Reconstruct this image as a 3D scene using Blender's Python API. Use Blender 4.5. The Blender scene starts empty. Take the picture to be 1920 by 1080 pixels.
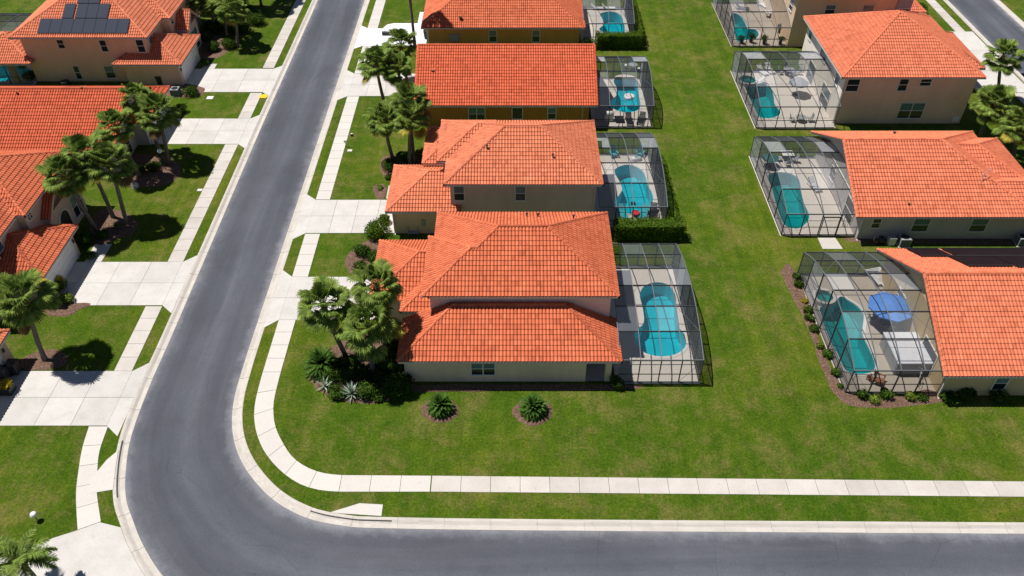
import bpy, math, random
import numpy as np
from mathutils import Vector, Matrix, noise
from mathutils.geometry import tessellate_polygon
random.seed(7)
R = math.radians
S = bpy.context.scene
C = S.collection

# ------------------------------------------------------------------ camera, sky, sun, exposure
F, PITCH, H, CX, CY = 1516.0, R(42.0), 46.0, 960.0, 540.0
cam = bpy.data.cameras.new('camera'); co = bpy.data.objects.new('camera', cam); C.objects.link(co)
cam.sensor_width = 36.0; cam.lens = 36.0*F/1920.0; cam.clip_start = 0.5; cam.clip_end = 9000
co.location = (0, 0, H); co.rotation_euler = (math.pi/2-PITCH, 0, 0)
S.camera = co
SUN_EL = R(66.5); SX, SY = -0.936, 0.351
w = bpy.data.worlds.new('World'); S.world = w; w.use_nodes = True
wn = w.node_tree.nodes; wn.clear()
sky = wn.new('ShaderNodeTexSky'); sky.sky_type = 'NISHITA'; sky.sun_disc = False
sky.sun_elevation = SUN_EL; sky.sun_rotation = math.atan2(SX, SY)
sky.air_density = 0.8; sky.dust_density = 0.1
bg = wn.new('ShaderNodeBackground'); bg.inputs['Strength'].default_value = 0.05
wo = wn.new('ShaderNodeOutputWorld')
w.node_tree.links.new(sky.outputs[0], bg.inputs[0]); w.node_tree.links.new(bg.outputs[0], wo.inputs[0])
sl = bpy.data.lights.new('sun', 'SUN'); sl.energy = 5.0; sl.angle = R(0.53); sl.color = (1.0, 0.955, 0.89)
so = bpy.data.objects.new('sun', sl); C.objects.link(so)
sv = Vector((SX*math.cos(SUN_EL), SY*math.cos(SUN_EL), math.sin(SUN_EL)))
so.rotation_euler = sv.to_track_quat('Z', 'Y').to_euler(); so.location = sv*200
S.view_settings.view_transform = 'Standard'; S.view_settings.look = 'None'
S.view_settings.exposure = 0.2; S.view_settings.gamma = 1.0
S.render.engine = 'CYCLES'
S.cycles.transparent_max_bounces = 24; S.cycles.max_bounces = 8
S.render.resolution_x = 1024; S.render.resolution_y = 576

# ------------------------------------------------------------------ survey: photo point -> place on level z
def _ray(px, py):
    a = (px-CX)/F; b = (CY-py)/F
    return a, math.cos(PITCH)+b*math.sin(PITCH), -math.sin(PITCH)+b*math.cos(PITCH)
def G(px, py, z=0.0):
    r = _ray(px, py); t = (z-H)/r[2]
    return Vector((r[0]*t, r[1]*t, z))

# ------------------------------------------------------------------ node helpers
def newmat(name):
    m = bpy.data.materials.new(name); m.use_nodes = True
    nt = m.node_tree; nt.nodes.clear()
    out = nt.nodes.new('ShaderNodeOutputMaterial'); b = nt.nodes.new('ShaderNodeBsdfPrincipled'); b.name = 'Principled BSDF'
    nt.links.new(b.outputs[0], out.inputs[0])
    return m, nt, b, out
def N(nt, t, **kw):
    n = nt.nodes.new(t)
    for k, v in kw.items(): setattr(n, k, v)
    return n
def noise_n(nt, scale, detail=4, rough=.55, vec=None, dist=0.0):
    n = N(nt, 'ShaderNodeTexNoise'); n.inputs['Scale'].default_value = scale
    n.inputs['Detail'].default_value = detail; n.inputs['Roughness'].default_value = rough
    n.inputs['Distortion'].default_value = dist
    if vec is not None: nt.links.new(vec, n.inputs['Vector'])
    return n.outputs['Fac']
def ramp(nt, fac, stops):
    r = N(nt, 'ShaderNodeValToRGB'); e = r.color_ramp.elements
    while len(e) < len(stops): e.new(0.5)
    for i, (p, c) in enumerate(stops):
        e[i].position = p; e[i].color = (*c, 1) if len(c) == 3 else c
    nt.links.new(fac, r.inputs[0]); return r.outputs[0]
def g3(v): return (v, v, v)
def mul(nt, a, b, fac=1.0, mode='MULTIPLY'):
    m = N(nt, 'ShaderNodeMix', data_type='RGBA', blend_type=mode)
    if isinstance(fac, float) or isinstance(fac, int): m.inputs[0].default_value = fac
    else: nt.links.new(fac, m.inputs[0])
    for s, i in ((a, 6), (b, 7)):
        if isinstance(s, tuple): m.inputs[i].default_value = (*s[:3], 1)
        else: nt.links.new(s, m.inputs[i])
    return m.outputs[2]
def vmap(nt, scale=(1, 1, 1), src='obj', rot=(0, 0, 0)):
    mp = N(nt, 'ShaderNodeMapping'); mp.inputs['Scale'].default_value = scale
    mp.inputs['Rotation'].default_value = rot
    if src == 'obj':
        g = N(nt, 'ShaderNodeNewGeometry'); nt.links.new(g.outputs['Position'], mp.inputs[0])
    else:
        t = N(nt, 'ShaderNodeTexCoord'); nt.links.new(t.outputs['UV'], mp.inputs[0])
    return mp.outputs[0]
def bump(nt, b, h, strength=.3, dist=.02):
    n = N(nt, 'ShaderNodeBump'); n.inputs['Strength'].default_value = strength; n.inputs['Distance'].default_value = dist
    nt.links.new(h, n.inputs['Height']); nt.links.new(n.outputs[0], b.inputs['Normal'])

def plain(name, col, rough=.6, metal=0.0, var=.12, scale=3.0, spec=.5):
    m, nt, b, o = newmat(name)
    f = noise_n(nt, scale, 5, .6, vmap(nt))
    c = ramp(nt, f, [(.3, g3(1-var)), (.7, g3(1+var*.5))])
    nt.links.new(mul(nt, tuple(col), c), b.inputs['Base Color'])
    b.inputs['Roughness'].default_value = rough; b.inputs['Metallic'].default_value = metal
    b.inputs['Specular IOR Level'].default_value = spec
    return m

M = {}
# roof tiles
def tile_mat(name, col, weather=.35):
    m, nt, b, o = newmat(name)
    uv = vmap(nt, src='uv')
    fl = N(nt, 'ShaderNodeVectorMath', operation='FLOOR'); nt.links.new(uv, fl.inputs[0])
    wn_ = N(nt, 'ShaderNodeTexWhiteNoise', noise_dimensions='2D'); nt.links.new(fl.outputs[0], wn_.inputs['Vector'])
    per = ramp(nt, wn_.outputs['Value'], [(0, (.78, .72, .70)), (.18, (.95, .93, .92)), (.7, (1, 1, 1)), (.95, (1.04, 1.10, 1.12)), (1, (1.08, 1.22, 1.3))])
    c = mul(nt, tuple(col), per)
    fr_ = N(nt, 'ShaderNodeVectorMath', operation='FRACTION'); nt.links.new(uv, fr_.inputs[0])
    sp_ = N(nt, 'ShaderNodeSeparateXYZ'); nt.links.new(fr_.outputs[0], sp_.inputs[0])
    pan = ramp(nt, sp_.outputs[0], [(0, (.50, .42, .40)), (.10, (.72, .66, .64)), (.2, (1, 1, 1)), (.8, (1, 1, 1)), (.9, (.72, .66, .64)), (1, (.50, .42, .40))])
    c = mul(nt, c, pan, .85)      # pans between the rolls darkened: groove shade put into the colour, plus dirt
    st = ramp(nt, noise_n(nt, .9, 6, .7, vmap(nt, (1, 1, 1)), .6), [(.34, (.55, .46, .45)), (.52, (1, 1, 1)), (.75, (1.05, 1.12, 1.15))])
    c = mul(nt, c, st, weather)
    fine = ramp(nt, noise_n(nt, 14, 3, .7, vmap(nt)), [(.3, (.84, .8, .78)), (.7, (1.05, 1.05, 1.05))])
    c = mul(nt, c, fine, .7)
    nt.links.new(c, b.inputs['Base Color']); b.inputs['Roughness'].default_value = .75
    b.inputs['Specular IOR Level'].default_value = .25
    return m
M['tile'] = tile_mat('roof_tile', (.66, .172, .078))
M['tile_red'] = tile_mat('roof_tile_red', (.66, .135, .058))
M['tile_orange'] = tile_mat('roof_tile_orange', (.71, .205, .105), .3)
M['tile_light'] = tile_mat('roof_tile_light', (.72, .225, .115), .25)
M['tile_end'] = plain('tile_end_opening', (.19, .045, .022), .9)  # dark colour on solid risers, painting the shade of hollow tile ends
def stucco(name, col):
    m, nt, b, o = newmat(name)
    f = ramp(nt, noise_n(nt, .5, 5, .6, vmap(nt, (1, 1, .5))), [(.3, g3(.9)), (.7, g3(1.04))])
    f2 = ramp(nt, noise_n(nt, 2.5, 6, .7, vmap(nt, (1, 1, .18))), [(.35, g3(.93)), (.6, g3(1.0))])
    nt.links.new(mul(nt, mul(nt, tuple(col), f), f2), b.inputs['Base Color'])
    b.inputs['Roughness'].default_value = .9; b.inputs['Specular IOR Level'].default_value = .15
    bump(nt, b, noise_n(nt, 60, 3, .6, vmap(nt)), .25, .01)
    return m
M['cream'] = stucco('stucco_cream', (.76, .62, .45))
M['pinkish'] = stucco('stucco_pinkish', (.78, .62, .55))
M['greige'] = stucco('stucco_greige', (.62, .51, .41))
M['ochre'] = stucco('stucco_ochre', (.56, .33, .09))
M['ochre_dark'] = stucco('stucco_amber', (.48, .24, .05))
M['cream_light'] = stucco('stucco_pale_cream', (.86, .80, .70))  # whitened cream, sunlight put into the colour of one west wall
M['tan'] = stucco('stucco_tan', (.74, .55, .38))
M['beige'] = stucco('stucco_beige', (.74, .56, .45))
M['grey'] = stucco('stucco_grey', (.54, .51, .49))
M['yellow'] = stucco('stucco_yellow', (.58, .45, .27))
M['trim'] = plain('white_trim', (.68, .66, .64), .5, var=.08)
M['gutter'] = plain('gutter_paint', (.56, .52, .49), .45, var=.08)
M['door_white'] = plain('garage_door_paint', (.74, .75, .77), .5, var=.05)
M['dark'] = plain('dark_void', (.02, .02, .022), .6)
def glass(name, col, rough=.06):
    m, nt, b, o = newmat(name)
    b.inputs['Base Color'].default_value = (*col, 1); b.inputs['Roughness'].default_value = rough
    b.inputs['Specular IOR Level'].default_value = .6
    return m
M['glass_dark'] = glass('window_glass_dark', (.012, .018, .028), .12)
M['glass_blind'] = glass('window_glass_with_blind', (.12, .17, .18), .15)
M['glass_teal'] = glass('window_glass_teal', (.06, .14, .17), .2)

# concrete (slabs, each slab island its own tint)
def concrete(name, col, var=.09, stain=.25):
    m, nt, b, o = newmat(name)
    g = N(nt, 'ShaderNodeNewGeometry')
    isl = ramp(nt, g.outputs['Random Per Island'], [(0, g3(1-var)), (1, g3(1+var*.4))])
    f = ramp(nt, noise_n(nt, .55, 6, .65, vmap(nt)), [(.28, (.80, .79, .77)), (.6, g3(1.0))])
    f2 = ramp(nt, noise_n(nt, 9, 4, .7, vmap(nt)), [(.3, g3(.93)), (.6, g3(1.02))])
    c = mul(nt, mul(nt, tuple(col), isl), f2)
    c = mul(nt, c, f, stain)
    sp = ramp(nt, noise_n(nt, 2.2, 8, .75, vmap(nt)), [(.30, (.66, .63, .58)), (.40, g3(1.0))])
    c = mul(nt, c, sp, .5)
    nt.links.new(c, b.inputs['Base Color']); b.inputs['Roughness'].default_value = .85
    b.inputs['Specular IOR Level'].default_value = .2
    bump(nt, b, noise_n(nt, 30, 4, .6, vmap(nt)), .15, .01)
    return m
M['concrete'] = concrete('concrete', (.55, .51, .475), .10, .7)
M['concrete_drive'] = concrete('concrete_driveway', (.56, .54, .515), .08, .75)
M['curb'] = concrete('curb_concrete', (.54, .50, .455), .10, .6)
M['deck'] = concrete('pool_deck_paint', (.60, .55, .49), .05, .35)
M['deck_tan'] = concrete('pool_deck_tan', (.44, .385, .32), .05, .5)
M['coping'] = concrete('pool_coping', (.58, .55, .515), .05, .2)

# asphalt, uv = metres (across, along)
m, nt, b, o = newmat('asphalt'); uvm = vmap(nt, src='uv')
uvs = vmap(nt, (.8, .05, 1), 'uv')
a1 = ramp(nt, noise_n(nt, 1.1, 5, .6, uvs, .3), [(.30, g3(.86)), (.5, g3(1)), (.72, (1.22, 1.19, 1.14))])
a2 = ramp(nt, noise_n(nt, .12, 4, .6, vmap(nt)), [(.3, g3(.84)), (.7, g3(1.14))])
a3 = ramp(nt, noise_n(nt, 16, 4, .8, vmap(nt)), [(.3, g3(.8)), (.7, g3(1.22))])
sep = N(nt, 'ShaderNodeSeparateXYZ'); nt.links.new(uvm, sep.inputs[0])
# dusty verge next to the gutters and paler wheel paths
wob = N(nt, 'ShaderNodeMath', operation='MULTIPLY_ADD'); nt.links.new(noise_n(nt, .8, 5, .7, vmap(nt)), wob.inputs[0]); wob.inputs[1].default_value = 1.3
nt.links.new(sep.outputs[0], wob.inputs[2])
edge = ramp(nt, wob.outputs[0], [(0, g3(0)), (1, g3(0))])
mr = N(nt, 'ShaderNodeMapRange'); nt.links.new(wob.outputs[0], mr.inputs[0]); mr.inputs[1].default_value = 0.1; mr.inputs[2].default_value = 7.8
er = ramp(nt, mr.outputs[0], [(0, (3.0, 2.85, 2.5)), (.075, (2.1, 2.0, 1.85)), (.125, (1.2, 1.18, 1.15)), (.2, (1.0, 1.0, 1.0)), (.76, (1, 1, 1)), (.84, (1.12, 1.1, 1.08)), (.905, (2.1, 2.0, 1.85)), (.98, (3.2, 3.0, 2.6))])
ln = ramp(nt, mr.outputs[0], [(.12, g3(1)), (.24, g3(.82)), (.40, g3(.88)), (.52, g3(1.14)), (.64, g3(.9)), (.80, g3(.84)), (.92, g3(1))])
c = mul(nt, mul(nt, (.084, .090, .110), ln, .8), a1); c = mul(nt, c, a2); c = mul(nt, c, a3); c = mul(nt, c, er, .8)
ck = N(nt, 'ShaderNodeTexVoronoi', feature='DISTANCE_TO_EDGE'); ck.inputs['Scale'].default_value = .16; nt.links.new(mul(nt, vmap(nt), noise_n(nt, 1.2, 4, .7, vmap(nt)), .18, 'ADD'), ck.inputs['Vector'])
ckm = mul(nt, ramp(nt, ck.outputs['Distance'], [(0, g3(.62)), (.004, g3(1))]), g3(1), ramp(nt, noise_n(nt, .2, 2, .5, vmap(nt)), [(.45, g3(1)), (.6, g3(0))]), 'MIX')
c = mul(nt, c, ckm)
spots = ramp(nt, noise_n(nt, 1.7, 6, .7, vmap(nt)), [(.26, g3(.7)), (.36, g3(1))])
c = mul(nt, c, spots, .8)
nt.links.new(c, b.inputs['Base Color']); b.inputs['Roughness'].default_value = .88
b.inputs['Specular IOR Level'].default_value = .25
bump(nt, b, noise_n(nt, 40, 3, .8, vmap(nt)), .4, .01); M['asphalt'] = m

# lawn
m, nt, b, o = newmat('lawn_grass')
big = noise_n(nt, .055, 4, .55, vmap(nt)); mid = noise_n(nt, .6, 8, .78, vmap(nt)); fin = noise_n(nt, 5.5, 6, .8, vmap(nt)); vf = noise_n(nt, 22, 3, .8, vmap(nt))
g0 = ramp(nt, mid, [(.28, (.034, .076, .004)), (.5, (.060, .112, .006)), (.72, (.104, .140, .014))])
g1 = ramp(nt, big, [(.3, (.78, .90, .8)), (.5, (1, 1, 1)), (.70, (1.55, 1.16, 1.5))])
c = mul(nt, g0, g1)
dry = noise_n(nt, .30, 10, .82, vmap(nt, (1, 1, 1), rot=(0, 0, .4)), .15)
c = mul(nt, c, (.21, .165, .062), ramp(nt, dry, [(.48, g3(0)), (.60, g3(.42)), (.75, g3(.85))]), 'MIX')
c = mul(nt, c, ramp(nt, fin, [(.28, g3(.42)), (.5, g3(.95)), (.74, (1.75, 1.6, 1.5))]))
c = mul(nt, c, ramp(nt, vf, [(.3, g3(.42)), (.7, g3(1.55))]))
mow = noise_n(nt, 1.0, 3, .5, vmap(nt, (1.3, .06, 1)))
c = mul(nt, c, ramp(nt, mow, [(.35, (.88, .90, .85)), (.65, (1.12, 1.08, 1.1))]))
tuft = noise_n(nt, 4.0, 5, .85, vmap(nt), .6)
c = mul(nt, c, (.20, .21, .065), ramp(nt, tuft, [(.60, g3(0)), (.70, g3(.55))]), 'MIX')
nt.links.new(c, b.inputs['Base Color']); b.inputs['Roughness'].default_value = .95; b.inputs['Specular IOR Level'].default_value = .08
bump(nt, b, fin, .9, .10); M['lawn'] = m
# mulch
m, nt, b, o = newmat('bark_mulch')
c = ramp(nt, noise_n(nt, 9, 6, .8, vmap(nt)), [(.3, (.045, .022, .014)), (.5, (.14, .075, .05)), (.7, (.36, .25, .18))])
nt.links.new(c, b.inputs['Base Color']); b.inputs['Roughness'].default_value = .95
bump(nt, b, noise_n(nt, 14, 5, .8, vmap(nt)), 1.0, .08); M['mulch'] = m
# foliage
def leafm(name, c0, c1, trans=.25):
    m, nt, b, o = newmat(name)
    g = N(nt, 'ShaderNodeNewGeometry')
    isl = ramp(nt, g.outputs['Random Per Island'], [(0, c0), (1, c1)])
    big = ramp(nt, noise_n(nt, 1.1, 3, .6, vmap(nt)), [(.35, g3(.65)), (.65, g3(1.25))])
    c = mul(nt, isl, big)
    nt.links.new(c, b.inputs['Base Color']); b.inputs['Roughness'].default_value = .55
    b.inputs['Specular IOR Level'].default_value = .04
    t = N(nt, 'ShaderNodeBsdfTranslucent'); nt.links.new(c, t.inputs[0])
    mx = N(nt, 'ShaderNodeMixShader'); mx.inputs[0].default_value = trans
    nt.links.new(b.outputs[0], mx.inputs[1]); nt.links.new(t.outputs[0], mx.inputs[2]); nt.links.new(mx.outputs[0], o.inputs[0])
    return m
M['palm'] = leafm('palm_leaf', (.060, .115, .018), (.25, .33, .070))
M['palm_yellow'] = leafm('palm_leaf_yellow', (.26, .22, .03), (.42, .36, .06))
M['palm_brown'] = leafm('palm_leaf_dry', (.12, .075, .03), (.22, .15, .06))
M['leaf'] = leafm('shrub_leaf', (.020, .055, .006), (.085, .150, .020))
M['hedge'] = leafm('hedge_leaf', (.045, .095, .006), (.105, .17, .014))
M['leaf_bright'] = leafm('bright_leaf', (.09, .16, .02), (.24, .30, .05))
M['leaf_yellow'] = leafm('yellow_leaf', (.30, .26, .02), (.55, .42, .03))
M['cycad'] = leafm('cycad_leaf', (.035, .095, .012), (.12, .22, .04))
M['agave'] = leafm('agave_leaf', (.20, .27, .20), (.38, .46, .36), .1)
M['flower'] = leafm('flower_petal', (.5, .2, .12), (.75, .45, .3))
m, nt, b, o = newmat('palm_bark')
c = ramp(nt, noise_n(nt, 4, 5, .7, vmap(nt, (1, 1, 5))), [(.3, (.075, .062, .05)), (.7, (.24, .21, .175))])
nt.links.new(c, b.inputs['Base Color']); b.inputs['Roughness'].default_value = .95
bump(nt, b, noise_n(nt, 6, 4, .7, vmap(nt, (1, 1, 6))), .8, .05); M['bark'] = m
# screen mesh: a woven cloth, more closed the flatter you look along it
m, nt, b, o = newmat('insect_screen')
nt.nodes.remove(b)
g = N(nt, 'ShaderNodeNewGeometry')
dt = N(nt, 'ShaderNodeVectorMath', operation='DOT_PRODUCT'); nt.links.new(g.outputs['Incoming'], dt.inputs[0]); nt.links.new(g.outputs['Normal'], dt.inputs[1])
ab = N(nt, 'ShaderNodeMath', operation='ABSOLUTE'); nt.links.new(dt.outputs['Value'], ab.inputs[0])
mxx = N(nt, 'ShaderNodeMath', operation='MAXIMUM'); nt.links.new(ab.outputs[0], mxx.inputs[0]); mxx.inputs[1].default_value = .08
dv = N(nt, 'ShaderNodeMath', operation='DIVIDE'); dv.inputs[0].default_value = 1; nt.links.new(mxx.outputs[0], dv.inputs[1])
pw = N(nt, 'ShaderNodeMath', operation='POWER'); pw.inputs[0].default_value = .79; nt.links.new(dv.outputs[0], pw.inputs[1])
tr = N(nt, 'ShaderNodeBsdfTransparent'); df = N(nt, 'ShaderNodeBsdfDiffuse')
rp = ramp(nt, g.outputs['Random Per Island'], [(0, (.022, .025, .032)), (.55, (.050, .056, .070)), (.80, (.10, .11, .13)), (1, (.42, .44, .48))])  # palest panels have a light glint painted into their cloth colour
nt.links.new(rp, df.inputs[0])
mx = N(nt, 'ShaderNodeMixShader'); nt.links.new(pw.outputs[0], mx.inputs[0]); nt.links.new(df.outputs[0], mx.inputs[1]); nt.links.new(tr.outputs[0], mx.inputs[2])
nt.links.new(mx.outputs[0], o.inputs[0]); M['screen'] = m
M['alu'] = plain('bronze_aluminium', (.14, .15, .17), .4, .0, .05)
M['alu_dark'] = plain('dark_aluminium', (.045, .048, .055), .45, .0, .05)
# pool
m, nt, b, o = newmat('pool_plaster')
c = ramp(nt, noise_n(nt, .9, 3, .5, vmap(nt)), [(.3, (.20, .62, .66)), (.7, (.30, .74, .78))])
nt.links.new(c, b.inputs['Base Color']); b.inputs['Roughness'].default_value = .8; M['plaster'] = m
def water_mat(name, tint):
    m, nt, b, o = newmat(name); nt.nodes.remove(b)
    tr = N(nt, 'ShaderNodeBsdfTransparent'); tr.inputs[0].default_value = (*tint, 1)
    gl = N(nt, 'ShaderNodeBsdfGlossy'); gl.inputs['Roughness'].default_value = .03
    bp = N(nt, 'ShaderNodeBump'); bp.inputs['Strength'].default_value = .25; bp.inputs['Distance'].default_value = .03
    nt.links.new(noise_n(nt, 3.5, 3, .5, vmap(nt)), bp.inputs['Height']); nt.links.new(bp.outputs[0], gl.inputs['Normal'])
    fr = N(nt, 'ShaderNodeFresnel'); fr.inputs[0].default_value = 1.33
    mx = N(nt, 'ShaderNodeMixShader'); nt.links.new(fr.outputs[0], mx.inputs[0]); nt.links.new(tr.outputs[0], mx.inputs[1]); nt.links.new(gl.outputs[0], mx.inputs[2])
    nt.links.new(mx.outputs[0], o.inputs[0]); return m
M['water'] = water_mat('pool_water', (.13, .70, .76))
M['water_green'] = water_mat('pool_water_green', (.09, .58, .57))
M['solar'] = glass('solar_cell', (.010, .018, .040), .6); M['solar'].node_tree.nodes['Principled BSDF'].inputs['Specular IOR Level'].default_value = .12
M['solar_frame'] = plain('panel_frame', (.03, .038, .055), .7, spec=.08)
M['thermal'] = plain('solar_heating_mat', (.013, .008, .010), .8, spec=.1, var=.35, scale=2)
M['plastic_white'] = plain('white_plastic', (.75, .75, .74), .4, var=.05)
M['plastic_black'] = plain('black_plastic', (.018, .02, .024), .45)
M['plastic_teal'] = plain('turquoise_plastic', (.06, .42, .46), .4)
M['metal_grey'] = plain('grey_metal', (.30, .31, .32), .5)
M['red'] = plain('red_fabric', (.55, .03, .03), .7)
M['blue'] = plain('blue_fabric', (.07, .23, .64), .7)
M['green_fab'] = plain('green_fabric', (.02, .14, .12), .7)
M['wood'] = plain('brown_wood', (.26, .11, .05), .7, var=.3)
M['grey_fabric'] = plain('grey_fabric', (.33, .35, .38), .8)
M['tubtop'] = plain('spa_cover', (.60, .61, .64), .6, var=.1)
M['yellow_paint'] = plain('yellow_sheet', (.80, .52, .01), .6)
M['terracotta'] = plain('clay_pot', (.40, .15, .08), .8)
M['stone'] = plain('pale_stone', (.62, .58, .52), .8, var=.25)
M['bulb'] = plain('opal_glass', (.70, .76, .78), .25)
M['soil'] = plain('soil', (.09, .065, .045), .95, var=.3)

# ------------------------------------------------------------------ mesh helpers
KIDS = {}
class MB:
    def __init__(s): s.v = []; s.f = []; s.mi = []; s.uv = []; s.has_uv = False
    def face(s, pts, mi=0, uv=None):
        n = len(s.v); s.v.extend([tuple(p) for p in pts]); s.f.append(tuple(range(n, n+len(pts)))); s.mi.append(mi)
        if uv: s.has_uv = True; s.uv.append(uv)
        else: s.uv.append([(0, 0)]*len(pts))
    def idx(s, verts, faces, mi=0):
        n = len(s.v); s.v.extend([tuple(p) for p in verts])
        for f in faces:
            s.f.append(tuple(i+n for i in f)); s.mi.append(mi); s.uv.append([(0, 0)]*len(f))
    def box(s, x0, x1, y0, y1, z0, z1, mi=0):
        v = [(x0, y0, z0), (x1, y0, z0), (x1, y1, z0), (x0, y1, z0), (x0, y0, z1), (x1, y0, z1), (x1, y1, z1), (x0, y1, z1)]
        s.idx(v, [(0, 3, 2, 1), (4, 5, 6, 7), (0, 1, 5, 4), (1, 2, 6, 5), (2, 3, 7, 6), (3, 0, 4, 7)], mi)
    def obox(s, c, ax, ay, az, hx, hy, hz, mi=0):
        c, ax, ay, az = map(Vector, (c, ax, ay, az)); v = []
        for k in (-1, 1):
            for q in ((-1, -1), (1, -1), (1, 1), (-1, 1)): v.append(c+ax*hx*q[0]+ay*hy*q[1]+az*hz*k)
        s.idx(v, [(0, 3, 2, 1), (4, 5, 6, 7), (0, 1, 5, 4), (1, 2, 6, 5), (2, 3, 7, 6), (3, 0, 4, 7)], mi)
    def bar(s, a, b, w=.05, h=None, mi=0, up=(0, 0, 1)):
        a, b = Vector(a), Vector(b); d = b-a; L = d.length
        if L < 1e-6: return
        d /= L; u = Vector(up)
        if abs(d.dot(u)) > .95: u = Vector((0, 1, 0))
        sd = d.cross(u).normalized(); u = sd.cross(d).normalized()
        s.obox((a+b)/2, d, sd, u, L/2, w/2, (h or w)/2, mi)
    def tube(s, pts, rads, n=8, mi=0, cap=True):
        pts = [Vector(p) for p in pts]; rings = []
        for i, p in enumerate(pts):
            d = (pts[min(i+1, len(pts)-1)]-pts[max(i-1, 0)]).normalized()
            u = Vector((1, 0, 0)) if abs(d.x) < .9 else Vector((0, 1, 0))
            a = d.cross(u).normalized(); bb = d.cross(a)
            r = rads[i] if hasattr(rads, '__len__') else rads
            rings.append([p+a*r*math.cos(2*math.pi*k/n)+bb*r*math.sin(2*math.pi*k/n) for k in range(n)])
        vs = [q for r_ in rings for q in r_]; fs = []
        for i in range(len(pts)-1):
            for k in range(n): fs.append((i*n+k, i*n+(k+1) % n, (i+1)*n+(k+1) % n, (i+1)*n+k))
        if cap: fs.append(tuple(range(n))[::-1]); fs.append(tuple(range((len(pts)-1)*n, len(pts)*n)))
        s.idx(vs, fs, mi)
    def cyl(s, c, r, z0, z1, n=20, mi=0, r1=None):
        s.tube([(c[0], c[1], z0), (c[0], c[1], z1)], [r, r if r1 is None else r1], n, mi)
    def build(s, name, mats, parent=None, smooth=False):
        me = bpy.data.meshes.new(name); me.from_pydata(s.v, [], s.f)
        if not isinstance(mats, (list, tuple)): mats = [mats]
        for m_ in mats: me.materials.append(m_)
        if len(mats) > 1: me.polygons.foreach_set('material_index', s.mi)
        if s.has_uv:
            l = me.uv_layers.new(name='UVMap'); flat = [c for u in s.uv for p in u for c in p]
            l.data.foreach_set('uv', flat)
        if smooth: me.polygons.foreach_set('use_smooth', [True]*len(me.polygons))
        me.update()
        o = bpy.data.objects.new(name, me); C.objects.link(o)
        if parent is not None:
            o.parent = parent; KIDS.setdefault(parent.name, []).append(o)
            if parent.type == 'EMPTY': o.matrix_parent_inverse = Matrix.Translation(-parent.location)
        return o

def tag(o, label=None, cat=None, group=None, kind=None):
    if label: o['label'] = label
    if cat: o['category'] = cat
    if group: o['group'] = group
    if kind: o['kind'] = kind
    return o
def empty(name, label, cat, group=None, loc=(0, 0, 0), rz=0):
    o = bpy.data.objects.new(name, None); C.objects.link(o); o.location = loc; o.rotation_euler = (0, 0, rz)
    o.empty_display_size = .3
    return tag(o, label, cat, group)
def copy_thing(root, loc, rz=0, label=None, scale=None):
    def rec(o, par):
        c = o.copy(); C.objects.link(c); c.parent = par
        for ch in [q for q in KIDS.get(o.name, [])]: rec(ch, c)
        return c
    r = rec(root, None); r.location = loc; r.rotation_euler = (0, 0, rz)
    if scale: r.scale = scale
    if label: r['label'] = label
    return r
def struct(name, mb, mat): return tag(mb.build(name, mat), kind='structure')

def spline(pts, closed=False, n=8):
    P = [Vector((p[0], p[1], 0)) for p in pts]; out = []; m_ = len(P)
    for i in range(m_ if closed else m_-1):
        if closed: a, b_, c_, d = P[(i-1) % m_], P[i], P[(i+1) % m_], P[(i+2) % m_]
        else: a, b_, c_, d = P[max(i-1, 0)], P[i], P[i+1], P[min(i+2, m_-1)]
        for k in range(n):
            t = k/n
            out.append(.5*((2*b_)+(c_-a)*t+(2*a-5*b_+4*c_-d)*t*t+(3*b_-a-3*c_+d)*t**3))
    if not closed: out.append(P[-1])
    return out
def area(p): return sum(p[i][0]*p[(i+1) % len(p)][1]-p[(i+1) % len(p)][0]*p[i][1] for i in range(len(p)))/2
def ccw(p): return list(p) if area(p) > 0 else list(p)[::-1]
def sheet(mb, outer, holes, z, mi=0):
    loops = [[Vector((q[0], q[1], 0)) for q in l] for l in [outer]+list(holes)]
    flat = [Vector((q.x, q.y, z)) for l in loops for q in l]
    tr_ = tessellate_polygon(loops); fs = []
    for t in tr_:
        a, b_, c_ = [flat[i] for i in t]
        ar = (b_.x-a.x)*(c_.y-a.y)-(c_.x-a.x)*(b_.y-a.y)
        fs.append(t if ar > 0 else t[::-1])
    mb.idx(flat, fs, mi)
def prism(mb, pts, z0, z1, mi=0, top_mi=None):
    p = ccw(pts); n = len(p)
    sheet(mb, p, [], z1, mi if top_mi is None else top_mi)
    for i in range(n):
        a, b_ = p[i], p[(i+1) % n]
        mb.face([(a[0], a[1], z0), (b_[0], b_[1], z0), (b_[0], b_[1], z1), (a[0], a[1], z1)], mi)
def offset_path(path, d):
    out = []
    for i, p in enumerate(path):
        t = (path[min(i+1, len(path)-1)]-path[max(i-1, 0)]).normalized()
        out.append(p+Vector((-t.y, t.x, 0))*d)
    return out

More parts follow.
